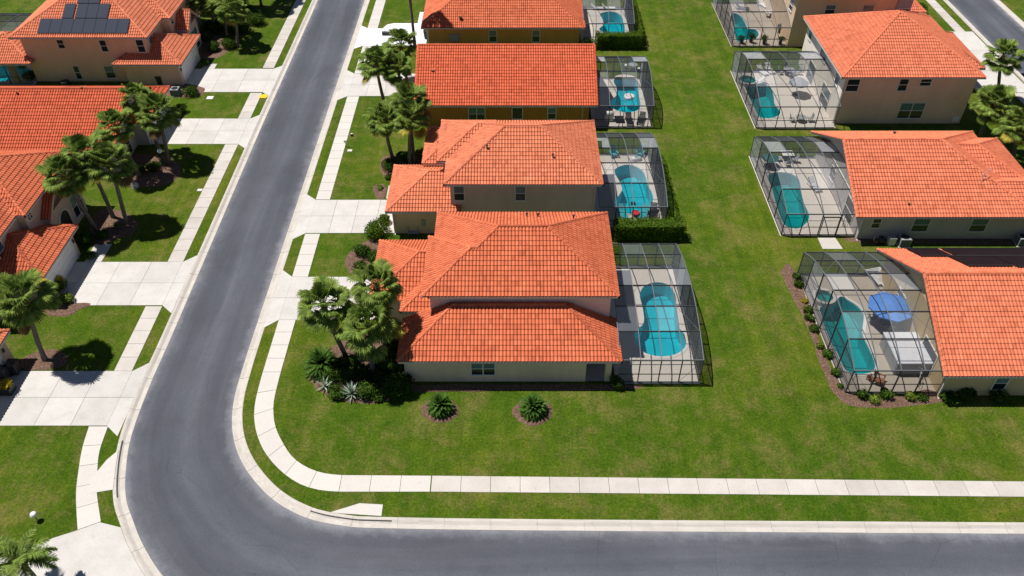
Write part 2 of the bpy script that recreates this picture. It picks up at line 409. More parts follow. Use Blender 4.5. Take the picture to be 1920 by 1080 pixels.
# ------------------------------------------------------------------ ground, roads, kerbs, pavements
RE = [(-20.75, 420), (-20.75, 200), (-20.75, 110), (-20.75, 80), (-20.72, 60), (-20.70, 46), (-20.66, 41.5), (-20.5, 38.6), (-19.95, 36.1), (-18.95, 33.9), (-17.5, 31.95), (-15.6, 30.2), (-13.3, 28.95), (-10.9, 28.38), (-8.5, 28.2), (0, 28.05), (15, 27.92), (32, 27.8), (61.3, 27.6)]
LE = [(-27.3, 420), (-27.3, 200), (-27.35, 110), (-27.4, 80), (-27.28, 60), (-27.2, 46), (-27.2, 40), (-26.95, 35.6), (-26.3, 32.6), (-25.5, 30.4), (-24.5, 28.8), (-23.3, 27.1), (-21.4, 25.0), (-19, 23.2), (-16, 22.0), (-12, 21.5), (0, 21.4), (61.3, 21.1)]
Rp = spline(RE, n=8); Lp = spline(LE, n=8)
def resample(path, n):
    d = [0]
    for i in range(1, len(path)): d.append(d[-1]+(path[i]-path[i-1]).length)
    out = []; j = 0
    for k in range(n):
        t = d[-1]*k/(n-1)
        while j < len(path)-2 and d[j+1] < t: j += 1
        f = (t-d[j])/max(d[j+1]-d[j], 1e-9); out.append(path[j].lerp(path[j+1], f))
    return out, d[-1]
def road(name, A, B, z, mat):
    mb = MB(); s_ = 0
    for i in range(len(A)-1):
        m0 = (A[i]+B[i])/2; m1 = (A[i+1]+B[i+1])/2; s2 = s_+(m1-m0).length
        K = 6
        for k in range(K):
            p = [A[i].lerp(B[i], k/K), A[i].lerp(B[i], (k+1)/K), A[i+1].lerp(B[i+1], (k+1)/K), A[i+1].lerp(B[i+1], k/K)]
            wd = 6.6
            mb.face([(q.x, q.y, z) for q in p], 0, [(k/K*wd, s_), ((k+1)/K*wd, s_), ((k+1)/K*wd, s2), (k/K*wd, s2)])
        s_ = s2
    return struct(name, mb, mat)
# pair the two edges by arc position measured in three legs so cross lines stay square
def legs(path, cuts):
    idx = [0]
    for c_ in cuts: idx.append(min(range(len(path)), key=lambda i: (path[i]-Vector((*c_, 0))).length))
    idx.append(len(path)-1); return [path[idx[i]:idx[i+1]+1] for i in range(len(idx)-1)]
LA = legs(Lp, [(-27.2, 40), (-16, 22.0)]); LB = legs(Rp, [(-20.66, 41.5), (-10.9, 28.38)])
A_, B_ = [], []
for n_, la, lb in zip((60, 40, 40), LA, LB):
    ra, _ = resample(la, n_); rb, _ = resample(lb, n_)
    if A_: ra, rb = ra[1:], rb[1:]
    A_ += ra; B_ += rb
road('street_surface', A_, B_, -.10, M['asphalt'])
RR = [(61.35, -60), (61.35, 60), (61.35, 90), (61.4, 112), (61.45, 420)]; RQ = [(67.9, -60), (67.9, 60), (67.8, 90), (67.8, 112), (67.8, 420)]
ra, _ = resample(spline(RR, n=6), 90); rb, _ = resample(spline(RQ, n=6), 90)
road('road', ra, rb, -.104, M['asphalt'])

def curb(name, path, side, gap=3.0):
    """rolled concrete kerb: profile swept along the asphalt edge, side=+1 grows to the left of the path"""
    prof = [(0, -.12), (0, -.085), (.04, -.082), (.30, -.105), (.36, -.095), (.47, -.035), (.56, .008), (.66, .022), (.74, .022), (.76, .005), (.76, -.12)]
    d = [0]
    for i in range(1, len(path)): d.append(d[-1]+(path[i]-path[i-1]).length)
    cuts = np.arange(0, d[-1], gap); pts = sorted(set([round(x, 4) for x in d]+[round(float(c_)+e, 4) for c_ in cuts for e in (0, .022)]))
    pts = [p for p in pts if p <= d[-1]]
    def at(t):
        j = max(0, min(len(path)-2, int(np.searchsorted(d, t))-1))
        f = (t-d[j])/max(d[j+1]-d[j], 1e-9); p = path[j].lerp(path[j+1], f)
        tt = (path[min(j+2, len(path)-1)]-path[max(j-1, 0)]).normalized()
        return p, Vector((-tt.y, tt.x, 0))*side
    mb = MB()
    for i in range(len(pts)-1):
        a, b_ = pts[i], pts[i+1]; mid = (a+b_)/2
        if b_-a < .0005: continue
        low = .02 if (mid % gap) < .021 else 0
        p0, n0 = at(a); p1, n1 = at(b_)
        for k in range(len(prof)-1):
            q = [p0+n0*prof[k][0], p0+n0*prof[k+1][0], p1+n1*prof[k+1][0], p1+n1*prof[k][0]]
            zz = [prof[k][1]-low, prof[k+1][1]-low, prof[k+1][1]-low, prof[k][1]-low]
            f = [(v.x, v.y, z) for v, z in zip(q, zz)]
            mb.face(f if side < 0 else f, 0)
    return struct(name, mb, M['curb'])
def trim(path, y1=180): return [p for p in path if p.y < y1]
curb('kerb', trim(Rp), 1); curb('kerb', trim(Lp), -1)
curb('kerb', [p for p in ra if 20 < p.y < 180], 1); curb('kerb', [p for p in rb if 20 < p.y < 180], -1)

# enclosure footprints: x0, x1, y0, y1
ENC = dict(M1=(7.9, 14.04, 40.45, 54.0), M2=(7.9, 14.1, 59.3, 72.0), M3=(8.9, 15.2, 77.3, 88.6), M4=(9.0, 15.4, 97.7, 109),
           R0=(27.95, 34.9, 97.0, 110.5), R1=(26.52, 35.1, 77.1, 90.2), R2=(24.65, 31.3, 58.3, 71.4), R3=(24.75, 31.6, 39.45, 52.9), L1=(-67, -56.4, 87.0, 101))
def zp(pts, s_, ox, oy, n=5, z=0.0): return [Vector((q.x, q.y, 0)) for q in spline([G(ox+x/s_, oy+y/s_, z) for x, y in pts], True, n)]
POOL = dict(
 M1=zp([(862, 410), (895, 350), (970, 326), (1050, 342), (1100, 405), (1110, 520), (1125, 625), (1165, 680), (1168, 760), (1100, 812), (1000, 825), (905, 805), (845, 755), (830, 700), (832, 655), (888, 598), (882, 500)], 3.6, 960, 440),
 M2=zp([(990, 410), (1040, 375), (1110, 360), (1190, 375), (1260, 420), (1290, 480), (1310, 560), (1345, 620), (1360, 700), (1320, 790), (1240, 830), (1140, 835), (1050, 800), (1000, 760), (990, 710), (1040, 640), (1060, 590), (1030, 510), (1000, 460)], 5.142, 960, 240),
 M3=zp([(1085, 390), (1130, 360), (1200, 355), (1280, 370), (1325, 420), (1330, 500), (1345, 580), (1360, 660), (1330, 720), (1240, 745), (1150, 735), (1070, 700), (1030, 640), (1070, 595), (1105, 560), (1105, 480), (1080, 430)], 5.647, 960, 80),
 M4=zp([(360, 220), (420, 190), (520, 180), (620, 200), (690, 260), (710, 330), (730, 400), (730, 440), (720, 500), (600, 530), (460, 510), (350, 450), (400, 390), (410, 330), (380, 260)], 8, 1080, 0),
 R0=zp([(150, 130), (230, 140), (280, 220), (300, 260), (370, 270), (395, 310), (370, 345), (290, 360), (220, 380), (190, 340), (170, 250)], 4.8, 1340, 0),
 R1=zp([(262, 745), (340, 765), (400, 738), (500, 790), (530, 870), (540, 940), (590, 1010), (560, 1050), (480, 1070), (400, 1050), (345, 950), (298, 850)], 4.8, 1340, 0),
 R2=zp([(215, 355), (270, 335), (350, 340), (410, 370), (430, 430), (445, 520), (480, 600), (485, 640), (450, 690), (400, 710), (330, 690), (290, 620), (260, 520), (235, 430)], 3.556, 1380, 230),
 R3=zp([(455, 362), (510, 385), (575, 430), (605, 480), (600, 540), (598, 600), (640, 690), (678, 790), (650, 840), (560, 850), (485, 820), (438, 720), (385, 620), (340, 490), (330, 430), (410, 420)], 3.375, 1440, 450, 4),
 L1=[Vector((-61.5+3.6*math.cos(a), 89.6+2.0*math.sin(a), 0)) for a in [i*math.pi/14 for i in range(28)]])
def inset(r, d=.35): return [(r[0]+d, r[2]+d), (r[1]-d, r[2]+d), (r[1]-d, r[3]-d), (r[0]+d, r[3]-d)]
backR = offset_path(Rp, .75); backL = offset_path(Lp, -.75)
def thin(path, st=.35):
    out = [path[0]]
    for p in path[1:]:
        if (p-out[-1]).length > st: out.append(p)
    return out
backR, backL = thin(backR), thin(backL)
mb = MB(); outer = [(p.x, p.y) for p in backR if p.x < 60.5]+[(60.6, 28.4), (60.6, 420)]
sheet(mb, ccw(outer), [inset(ENC[k]) for k in ('M1', 'M2', 'M3', 'M4', 'R0', 'R1', 'R2', 'R3')], 0.0)
struct('lawn', mb, M['lawn'])
mb = MB(); outer = [(p.x, p.y) for p in backL if p.x < 60]+[(60.6, 20.3), (60.6, -160), (-400, -160), (-400, 420), (-28.05, 420)]
sheet(mb, ccw(outer), [inset(ENC['L1'])], 0.0); struct('lawn', mb, M['lawn'])
mb = MB(); sheet(mb, [(68.6, -160), (400, -160), (400, 420), (68.6, 420)], [], 0.0); struct('lawn', mb, M['lawn'])
mb = MB(); sheet(mb, [(-4000, -4000), (4000, -4000), (4000, 4000), (-4000, 4000)], [], -2.4); struct('ground', mb, M['lawn'])

def slabs(mb, A, B, step, z0=.0, z1=.035, gap=.014, ph=0.0):
    """pavement panels between two matched edge paths"""
    ra, la = resample(A, 400); rb, lb = resample(B, 400); n = max(1, int(round(max(la, lb)/step)))
    def at(p, t): x = t*(len(p)-1); j = min(int(x), len(p)-2); return p[j].lerp(p[j+1], x-j)
    for i in range(n):
        t0, t1 = i/n, (i+1)/n; g_ = gap/max(la, .1)
        sub = 3 if abs(la-lb) > .4 else 1
        ts = [t0+g_+(t1-t0-2*g_)*k/sub for k in range(sub+1)]
        pa = [at(ra, t) for t in ts]; pb = [at(rb, t) for t in ts]
        prism(mb, [(q.x, q.y) for q in pa]+[(q.x, q.y) for q in pb[::-1]], z0-.05, z1+random.uniform(-.003, .003))
V = lambda *a: Vector((a[0], a[1], 0))
# east pavement of the street, round the corner, along the bottom street
mb = MB()
slabs(mb, [V(-17.75, 180), V(-17.75, 101.9)], [V(-19.1, 180), V(-19.1, 101.9)], 1.55)
for y1, y0 in ((97.1, 89.7), (84.1, 63.85), (58.5, 52.5), (47.2, 41.5)): slabs(mb, [V(-17.62, y1), V(-17.62, y0)], [V(-18.98, y1), V(-18.98, y0)], 1.42)
inn = spline([(-17.62, 41.5), (-17.55, 39.0), (-17.35, 37.7), (-16.9, 36.3), (-16.1, 34.9), (-15.1, 33.6), (-13.9, 32.75), (-12.7, 32.3), (-11.5, 32.15)], n=6)
out_ = spline([(-18.98, 41.5), (-18.9, 39.0), (-18.65, 37.3), (-18.05, 35.6), (-17.1, 34.0), (-15.7, 32.5), (-14.2, 31.45), (-12.8, 30.98), (-11.5, 30.85)], n=6)
slabs(mb, inn, out_, 2.1)
slabs(mb, [V(-11.5, 32.15), V(-5.45, 32.1)], [V(-11.5, 30.85), V(-5.45, 30.85)], 2.15)
struct('pavement', mb, M['coping'])
mb = MB(); slabs(mb, [V(-5.4, 32.1), V(60, 31.35)], [V(-5.4, 30.85), V(60, 30.2)], 2.0); struct('pavement', mb, M['concrete'])
mb = MB()
for y1, y0 in ((180, 91.1), (84.9, 79.1), (73.8, 54.5), (48.8, 41.6)): slabs(mb, [V(-30.36, y1), V(-30.36, y0)], [V(-29.0, y1), V(-29.0, y0)], 1.55)
struct('pavement', mb, M['concrete'])
mb = MB()
slabs(mb, spline([(-30.2, 36.3), (-29.95, 34.5), (-29.5, 32.7), (-28.85, 30.6), (-27.7, 28.0)]), spline([(-28.85, 36.3), (-28.65, 34.2), (-28.2, 32.6), (-27.6, 30.9), (-26.45, 28.6)]), 1.75)
struct('pavement', mb, M['coping'])
mb = MB()
slabs(mb, [V(58.2, 180), V(58.2, 101.3)], [V(59.45, 180), V(59.45, 101.3)], 1.5); slabs(mb, [V(58.2, 84.9), V(58.2, 30)], [V(59.45, 84.9), V(59.45, 30)], 1.5)
struct('pavement', mb, M['concrete'])
# driveways: panel grid + flare to the kerb
def driveway(label, x0, x1, y0, y1, xk, nx, ny=2, side=-1, extra=None):
    """x0..x1 body, apron from the pavement line out to the kerb back at xk, flaring by 1 m"""
    mb = MB(); g_ = .012
    for i in range(nx):
        for j in range(ny):
            a, b_ = x0+(x1-x0)*i/nx, x0+(x1-x0)*(i+1)/nx; c_, d = y0+(y1-y0)*j/ny, y0+(y1-y0)*(j+1)/ny
            mb.box(a+g_, b_-g_, c_+g_, d-g_, -.05, .037+random.uniform(-.003, .003))
    near = x0 if side < 0 else x1
    for j in range(ny):
        c_, d = y0+(y1-y0)*j/ny, y0+(y1-y0)*(j+1)/ny
        prism(mb, [(near, c_+g_), (xk, c_+g_-(0.95 if j == 0 else 0)), (xk, d-g_+(0.95 if j == ny-1 else 0)), (near, d-g_)], -.06, .030)
    if extra:
        for e in extra: mb.box(*e, -.05, .033)
    o = struct('driveway', mb, M['concrete_drive']); return o
for a in ((-18.96, -10.9, 47.2, 52.5, 4), (-18.96, -10.6, 58.6, 63.8, 4), (-18.96, -10.6, 84.15, 89.65, 4)):
    driveway('', *a[:4], -20.02, a[4], extra=[(-12.2, -10.6, 64.0, 66.2)] if a[2] == 58.6 else None)
mb = MB()  # white-painted drive with a rounded corner at the fourth house
prism(mb, [(-19.0, 97.15), (-17.7, 97.15), (-16.9, 97.15), (-11, 97.15), (-11, 103.9), (-15.8, 103.9), (-16.6, 103.5), (-16.95, 102.7), (-17.0, 102.3), (-19.0, 102.3)], -.05, .036)
prism(mb, [(-20.02, 96.3), (-19.01, 97.15), (-19.01, 102.3), (-20.02, 103.2)], -.06, .03); mb.box(-12.6, -11.2, 103.92, 107.5, -.05, .033)
struct('driveway', mb, M['door_white'])
for a in ((-41, -29.02, 85.1, 90.9, 4), (-40, -29.02, 73.85, 79.1, 4), (-40, -29.02, 48.9, 54.5, 4), (-42, -28.95, 36.35, 41.6, 5)):
    driveway('', *a[:4], -27.98 if a[2] > 40 else -27.86, a[4], side=1, extra=[(-37.7, -36.2, 90.92, 92.2)] if a[2] > 85 else ([(-37.7, -36.2, 54.52, 57)] if a[2] == 48.9 else None))
mb = MB()
kb = [(p.x-.02, p.y-.01) for p in backL if 19.5 < p.y < 28.2 and p.x < -17]
prism(mb, [(-27.75, 27.95), (-26.5, 28.55)]+kb+[(kb[-1][0]-3, 17.5), (-45, 17.5), (-45, 24.2), (-31.0, 26.6)], -.05, .036)
struct('driveway', mb, M['concrete_drive'])
mb = MB()
for j in range(3): mb.box(54.2, 60.4, 85+j*5.45, 85+(j+1)*5.45-.03, -.05, .035)
struct('driveway', mb, M['concrete_drive'])

# mulch beds
def bed(pts, mat='mulch', z=.006, n=6):
    mb = MB(); p = spline(pts, True, n); q = [(v.x+noise.noise(v*1.7)*.15, v.y+noise.noise(v*1.7+Vector((9, 0, 0)))*.15) for v in p]
    # low heap
    cx = sum(a[0] for a in q)/len(q); cy = sum(a[1] for a in q)/len(q)
    q = ccw(q); mid = [(cx+(a[0]-cx)*.9, cy+(a[1]-cy)*.9) for a in q]
    for i in range(len(q)):
        j = (i+1) % len(q)
        mb.face([(*q[i], z-.01), (*q[j], z-.01), (*mid[j], z+.05), (*mid[i], z+.05)])
    sheet(mb, mid, [], z+.05)
    return tag(mb.build('mulch_bed', M[mat]), kind='stuff')
def gp(*pts): return [tuple(G(*p)[:2]) for p in pts]
BED = [
 tag(bed(gp((577, 690), (583, 720), (615, 742), (660, 756), (705, 755), (745, 742), (765, 725), (762, 690), (742, 640), (700, 625), (640, 640), (600, 665))), 'brown mulch bed under the palms at the front house corner', 'mulch bed'),
 tag(bed(gp((789, 765), (796, 783), (824, 792), (852, 785), (862, 766), (847, 750), (812, 748))), 'small round mulch ring around the left cycad', 'mulch bed'),
 tag(bed(gp((960, 768), (968, 787), (996, 799), (1026, 790), (1035, 768), (1018, 752), (982, 750))), 'small round mulch ring around the right cycad', 'mulch bed'),
 tag(bed([(-38.3, 42.0), (-37.6, 43.3), (-36.2, 43.9), (-34.8, 43.4), (-34.4, 42.3), (-35.5, 41.75), (-37, 41.7)]), 'pinkish mulch bed round the lone palm by the shaded driveway', 'mulch bed'),
 tag(bed(gp((170, 415), (165, 440), (185, 462), (225, 445), (245, 440), (258, 425), (250, 408), (225, 395), (190, 392))), 'mulch bed under the three palms by the arched entry', 'mulch bed'),
 tag(bed(gp((210, 310), (235, 345), (270, 352), (315, 345), (340, 325), (325, 300), (280, 290), (240, 290))), 'reddish mulch bed by the white dome and lamp', 'mulch bed'),
 tag(bed([(23.4, 53.2), (24.6, 53.3), (24.6, 39.3), (31.5, 39.3), (31.7, 38.6), (27.5, 38.0), (24.8, 38.2), (23.9, 39.6), (23.7, 42), (23.85, 46), (23.5, 50)], n=5), 'long mulch bed wrapping the lower right screen enclosure', 'mulch bed'),
 tag(bed(gp((650, 480), (655, 512), (690, 516), (715, 505), (712, 455), (690, 450))), 'mulch bed beside the garage of the front house', 'mulch bed'),
 tag(bed(gp((712, 305), (718, 330), (740, 338), (790, 315), (800, 290), (760, 290), (725, 292))), 'mulch bed at the foot of the palm trio by the second house', 'mulch bed'),
 tag(bed(gp((700, 350), (706, 372), (722, 370), (722, 345))), 'tiny mulch patch beside the second driveway', 'mulch bed'),
 tag(bed(gp((80, 555), (86, 588), (118, 594), (135, 590), (150, 580), (172, 571), (140, 566), (120, 560))), 'dark mulch bed below the garage on the left', 'mulch bed'),
 tag(bed(gp((355, 60), (362, 95), (385, 112), (415, 106), (428, 90), (420, 72), (395, 62), (375, 55))), 'shaded mulch bed under the palm grove top left', 'mulch bed'),
 tag(bed(gp((300, 178), (345, 183), (375, 180), (385, 165), (330, 155))), 'mulch bed around the air conditioner by the third driveway', 'mulch bed'),
 tag(bed([(31.5, 58.0), (48, 57.6), (48, 56.9), (36, 57.1), (31.6, 57.2)]), 'thin mulch strip below the grey walled house', 'mulch bed'),
 tag(bed([(-7.6, 40.2), (8.3, 40.3), (8.5, 39.75), (0, 39.6), (-7.4, 39.6)]), 'dark soil strip below the front wall of the nearest house', 'mulch bed')]  # last one: dark strip along the foot of the front wall

# ------------------------------------------------------------------ houses
TW, TC = .265, .41       # tile width, course
def tile_plane(mb, pts, mi=0):
    """clay barrel tiles over one planar roof face: rolls across, stepped courses up the slope"""
    P = [Vector(p) for p in pts]
    n = Vector((0, 0, 0))
    for i in range(len(P)): n += P[i].cross(P[(i+1) % len(P)])
    n.normalize()
    if n.z < 0: n = -n
    up = Vector((-n.x, -n.y, 0)).normalized(); up = (up-n*up.dot(n)).normalized(); u = up.cross(n).normalized()
    org = min(P, key=lambda p: p.z)
    Q = [((p-org).dot(u), (p-org).dot(up)) for p in P]
    vmax = max(q[1] for q in Q)
    def rng(v):
        xs = []
        for i in range(len(Q)):
            (a, b_), (c_, d) = Q[i], Q[(i+1) % len(Q)]
            if (b_-v)*(d-v) <= 0:
                if abs(d-b_) < 1e-6: xs += [a, c_]
                else: xs.append(a+(c_-a)*(v-b_)/(d-b_))
        return (min(xs), max(xs)) if xs else None
    du = TW/6; k = 0; v = 0.0; off = random.random()
    while v < vmax-.02:
        v1 = min(v+TC, vmax); r0, r1 = rng(v+1e-5), rng(v1-1e-5)
        if r0 is None or r1 is None: v = v1; continue
        a, b_ = min(r0[0], r1[0]), max(r0[1], r1[1])
        if b_-a > .05:
            i0, i1 = math.floor(a/du), math.ceil(b_/du); us = np.arange(i0, i1+1)*du
            prof = .085*np.abs(np.sin(math.pi*us/TW))**.7
            ph = float(off+k*7)
            rows = []
            jit = .004*math.sin(k*12.9)
            # riser bottom, tread bottom, tread top
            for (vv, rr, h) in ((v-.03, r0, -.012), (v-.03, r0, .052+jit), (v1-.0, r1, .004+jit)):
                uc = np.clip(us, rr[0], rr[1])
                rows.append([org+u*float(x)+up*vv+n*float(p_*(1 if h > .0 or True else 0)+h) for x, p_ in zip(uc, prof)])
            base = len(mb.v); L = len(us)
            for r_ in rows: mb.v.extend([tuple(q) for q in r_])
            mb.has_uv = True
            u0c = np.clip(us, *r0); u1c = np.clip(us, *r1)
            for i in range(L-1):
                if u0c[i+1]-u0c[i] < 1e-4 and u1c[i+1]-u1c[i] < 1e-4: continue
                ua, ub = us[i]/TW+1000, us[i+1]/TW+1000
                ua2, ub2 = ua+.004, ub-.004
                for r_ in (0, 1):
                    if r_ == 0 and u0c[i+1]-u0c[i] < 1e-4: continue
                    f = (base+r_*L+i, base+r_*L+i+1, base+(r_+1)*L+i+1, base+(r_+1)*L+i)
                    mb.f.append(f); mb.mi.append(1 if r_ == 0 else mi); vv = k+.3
                    mb.uv.append([(ua2, vv), (ub2, vv), (ub2, vv+.4), (ua2, vv+.4)])
        v = v1; k += 1
def cap(mb, a, b, mi=0, r=.125, seg=.38):
    """half round cap tiles along a hip or ridge, overlapping upward"""
    a, b = Vector(a), Vector(b)
    if b.z < a.z: a, b = b, a
    d = b-a; L = d.length
    if L < .2: return
    d /= L; sd = d.cross(Vector((0, 0, 1))).normalized(); up = sd.cross(d).normalized(); n = max(1, round(L/seg))
    mb.has_uv = True
    for i in range(n):
        p0 = a+d*(L*i/n-.03); p1 = a+d*(L*(i+1)/n)
        r0, r1 = r*1.12, r*.9; base = len(mb.v); K = 6
        for p, rr in ((p0, r0), (p1, r1)):
            for k in range(K+1):
                t = math.pi*(k/K)*1.1-.05*math.pi
                mb.v.append(tuple(p+sd*rr*math.cos(t)+up*(rr*math.sin(t)*.95+.035)))
        for k in range(K):
            mb.f.append((base+k, base+k+1, base+K+1+k+1, base+K+1+k)); mb.mi.append(mi); uu = 3000+i*3+a.x; mb.uv.append([(uu, .5)]*4)
        mb.f.append(tuple(range(base, base+K+1))); mb.mi.append(mi); mb.uv.append([(3000+i*3+a.x, .5)]*(K+1))

def roof_planes(x0, x1, y0, y1, ze, kind, pitch=.5):
    """returns planes, cap lines. kind: hip, gx (gable ends at both x), gl / gr (gable at x0 / x1 only, hip the other end)"""
    W, D = x1-x0, y1-y0
    if kind == 'hip' and D > W:
        h = W/2; zr = ze+h*pitch; xm = (x0+x1)/2; a, b_ = (xm, y0+h, zr), (xm, y1-h, zr)
        A, B, C_, D_ = (x0, y0, ze), (x1, y0, ze), (x1, y1, ze), (x0, y1, ze)
        return [[A, B, a], [B, C_, b_, a], [C_, D_, b_], [D_, A, a, b_]], [(A, a), (B, a), (C_, b_), (D_, b_), (a, b_)]
    h = D/2; zr = ze+h*pitch; ym = (y0+y1)/2
    l = x0 if kind in ('gx', 'gl') else x0+h; r_ = x1 if kind in ('gx', 'gr') else x1-h
    a, b_ = (l, ym, zr), (r_, ym, zr); A, B, C_, D_ = (x0, y0, ze), (x1, y0, ze), (x1, y1, ze), (x0, y1, ze)
    pl = [[A, B, b_, a], [C_, D_, a, b_]]; cl = [(a, b_), (A, a), (D_, a), (B, b_), (C_, b_)]
    if l > x0: pl.append([D_, A, a])
    if r_ < x1: pl.append([B, C_, b_])
    return pl, cl

class House:
    def __init__(s, name, label, cat='house', loc=(0, 0, 0), group=None):
        s.root = empty(name, label, cat, group, loc)
        s.roof = MB(); s.capl = []; s.caps = MB(); s.gut = MB(); s.sof = MB(); s.wall = MB(); s.wm = []; s.gable = []
    def block(s, x0, x1, y0, y1, ze, kind='hip', pitch=.5, gut=True, planes=None, skipcap=(), cut=None):
        pl, cl = roof_planes(x0, x1, y0, y1, ze, kind, pitch)
        if planes is not None: pl = planes(pl)
        if cut is not None:
            npl = []
            for p in pl:
                o_ = []
                for i in range(len(p)):
                    a, b_ = p[i], p[(i+1) % len(p)]
                    if a[1] <= cut: o_.append(a)
                    if (a[1]-cut)*(b_[1]-cut) < 0:
                        t = (cut-a[1])/(b_[1]-a[1]); o_.append(tuple(a[k]+(b_[k]-a[k])*t for k in range(3)))
                if len(o_) > 2: npl.append(o_)
            pl = npl; y1 = cut
        for p in pl: tile_plane(s.roof, p)
        mbc = MB()
        for i, (a, b_) in enumerate(cl):
            if i not in skipcap: cap(mbc, a, b_)
        if mbc.v: s.capl.append(mbc)
        g_, t = .13, .10
        if gut:   # fascia with gutter along the eaves
            sides = [((x0, y0), (x1, y0), (0, -1)), ((x1, y1), (x0, y1), (0, 1))]
            if not (kind in ('gx', 'gl') ): sides.append(((x0, y1), (x0, y0), (-1, 0)))
            if not (kind in ('gx', 'gr')): sides.append(((x1, y0), (x1, y1), (1, 0)))
            for a, b_, nn in sides:
                if gut == 'w' and nn != (-1, 0): continue
                n_ = Vector((*nn, 0)); A = Vector((*a, ze-.09)); B = Vector((*b_, ze-.09)); d = (B-A).normalized()
                s.gut.obox((A+B)/2+n_*.02, d, n_, (0, 0, 1), (B-A).length/2+.08, .06, .075)
            for xe, hasg in ((x0, kind in ('gx', 'gl')), (x1, kind in ('gx', 'gr'))):
                if hasg:
                    ym = (y0+y1)/2; zr = ze+(y1-y0)/2*pitch; sx = -1 if xe == x0 else 1
                    for ya in (y0, y1):
                        s.gut.bar((xe-sx*.01, ya, ze-.11), (xe-sx*.01, ym, zr-.11), .06, .2)
        s.sof.box(x0+(.75 if kind in ('gx', 'gl') else .03), x1-(.75 if kind in ('gx', 'gr') else .03), y0+.03, y1-.03, ze-.15, ze-.12)
        return s
    def walls(s, x0, x1, y0, y1, z1, mat, gable=None, pitch=.5, oh=.45):
        s.wm.append((x0, x1, y0, y1, z1, mat, gable, pitch, oh)); return s
    def window(s, face, pos, a0, a1, z0, z1, n=1, blind='glass_blind', rail=True, low='glass_dark', frame='trim'):
        """face: 's','n' plane y=pos; 'e','w' plane x=pos. a0..a1 along the wall"""
        sg = {'s': -1, 'n': 1, 'e': 1, 'w': -1}[face]
        def bx(mb, p, q, z_0, z_1, d0, d1):
            lo, hi = sorted((pos+sg*d0, pos+sg*d1))
            if face in 'sn': mb.box(p, q, lo, hi, z_0, z_1)
            else: mb.box(lo, hi, p, q, z_0, z_1)
        fr = MB(); t = .085
        bx(fr, a0-t, a1+t, z1, z1+t, -.05, .06); bx(fr, a0-t, a1+t, z0-t*1.3, z0, -.05, .09)
        bx(fr, a0-t, a0, z0, z1, -.05, .058); bx(fr, a1, a1+t, z0, z1, -.05, .058)
        for i in range(1, n):
            m_ = a0+(a1-a0)*i/n; bx(fr, m_-.04, m_+.04, z0, z1, -.05, .055)
        zm = (z0+z1)/2
        if rail: 
            for i in range(n):
                p, q = a0+(a1-a0)*i/n+(.04 if i else 0), a0+(a1-a0)*(i+1)/n-(.04 if i < n-1 else 0); bx(fr, p, q, zm-.03, zm+.03, -.05, .05)
        wo_ = fr.build('window', M[frame], s.root)
        up = MB(); bx(up, a0, a1, zm if rail else z0, z1, -.05, .012); up.build('pane', M[blind], wo_)
        if rail: lo = MB(); bx(lo, a0, a1, z0, zm, -.05, .012); lo.build('pane', M[low], wo_)
        return wo_
    def garage(s, x, y0, y1, z1=2.25, door='door_white'):
        fr = MB(); fr.box(x-.02, x+.07, y0-.12, y0, 0, z1+.12); fr.box(x-.02, x+.07, y1, y1+.12, 0, z1+.12); fr.box(x-.02, x+.07, y0, y1, z1, z1+.12)
        d = MB()
        for i in range(4): d.box(x-.02, x+.03, y0, y1, .04+i*(z1-.04)/4+.008, .04+(i+1)*(z1-.04)/4-.008)
        o = d.build('garage_door', M[door], s.root); fr.build('frame', M['trim'], o)
    def part(s, name, mb, mat, parent=None): return mb.build(name, M[mat] if isinstance(mat, str) else mat, parent or s.root)
    def downpipe(s, x, y, z):
        mb = MB(); mb.box(x-.045, x+.045, y-.045, y+.045, .05, z); mb.bar((x, y, .1), (x+.0, y-.25, .05), .08); s.part('downpipe', mb, 'gutter')
    def vent(s, x, y, z, r=.06, h=.35, mat='plastic_black'):
        mb = MB(); mb.cyl((x, y), r, z-.25, z+h, 8); mb.cyl((x, y), r*1.9, z+h, z+h+.07, 8); s.part('vent_pipe', mb, mat)
    def done(s, roofmat='tile'):
        for (x0, x1, y0, y1, z1, mat, gable, pitch, oh) in s.wm:
            mb = MB()
            mb.box(x0, x1, y0, y1, -.3, z1)
            if gable:   # triangular gable ends
                ze = z1; ym = (y0+y1)/2; zr = abs(gable)
                for xx, q in ((x0, x0+.2), (x1-.2, x1))[:1 if gable < 0 else 2]:
                    a = [(xx, y0, ze), (xx, y1, ze), (xx, ym, zr)]; b_ = [(q, y0, ze), (q, y1, ze), (q, ym, zr)]
                    mb.face(a[::-1]); mb.face(b_); mb.face([a[0], a[2], b_[2], b_[0]][::-1]); mb.face([a[2], a[1], b_[1], b_[2]][::-1])
            s.part('wall', mb, mat)
            base = MB(); base.box(x0-.015, x1+.015, y0-.015, y1+.015, -.3, .12); 
        ro = s.roof.build('roof', [M[roofmat], M['tile_end']], s.root)
        for c_ in s.capl: s.part('ridge_tiles', c_, roofmat, ro)
        if s.gut.v: s.part('gutter', s.gut, 'gutter', ro)
        if s.sof.v: s.part('soffit', s.sof, 'trim', ro)
        return s

ZU, ZL = 5.65, 2.72
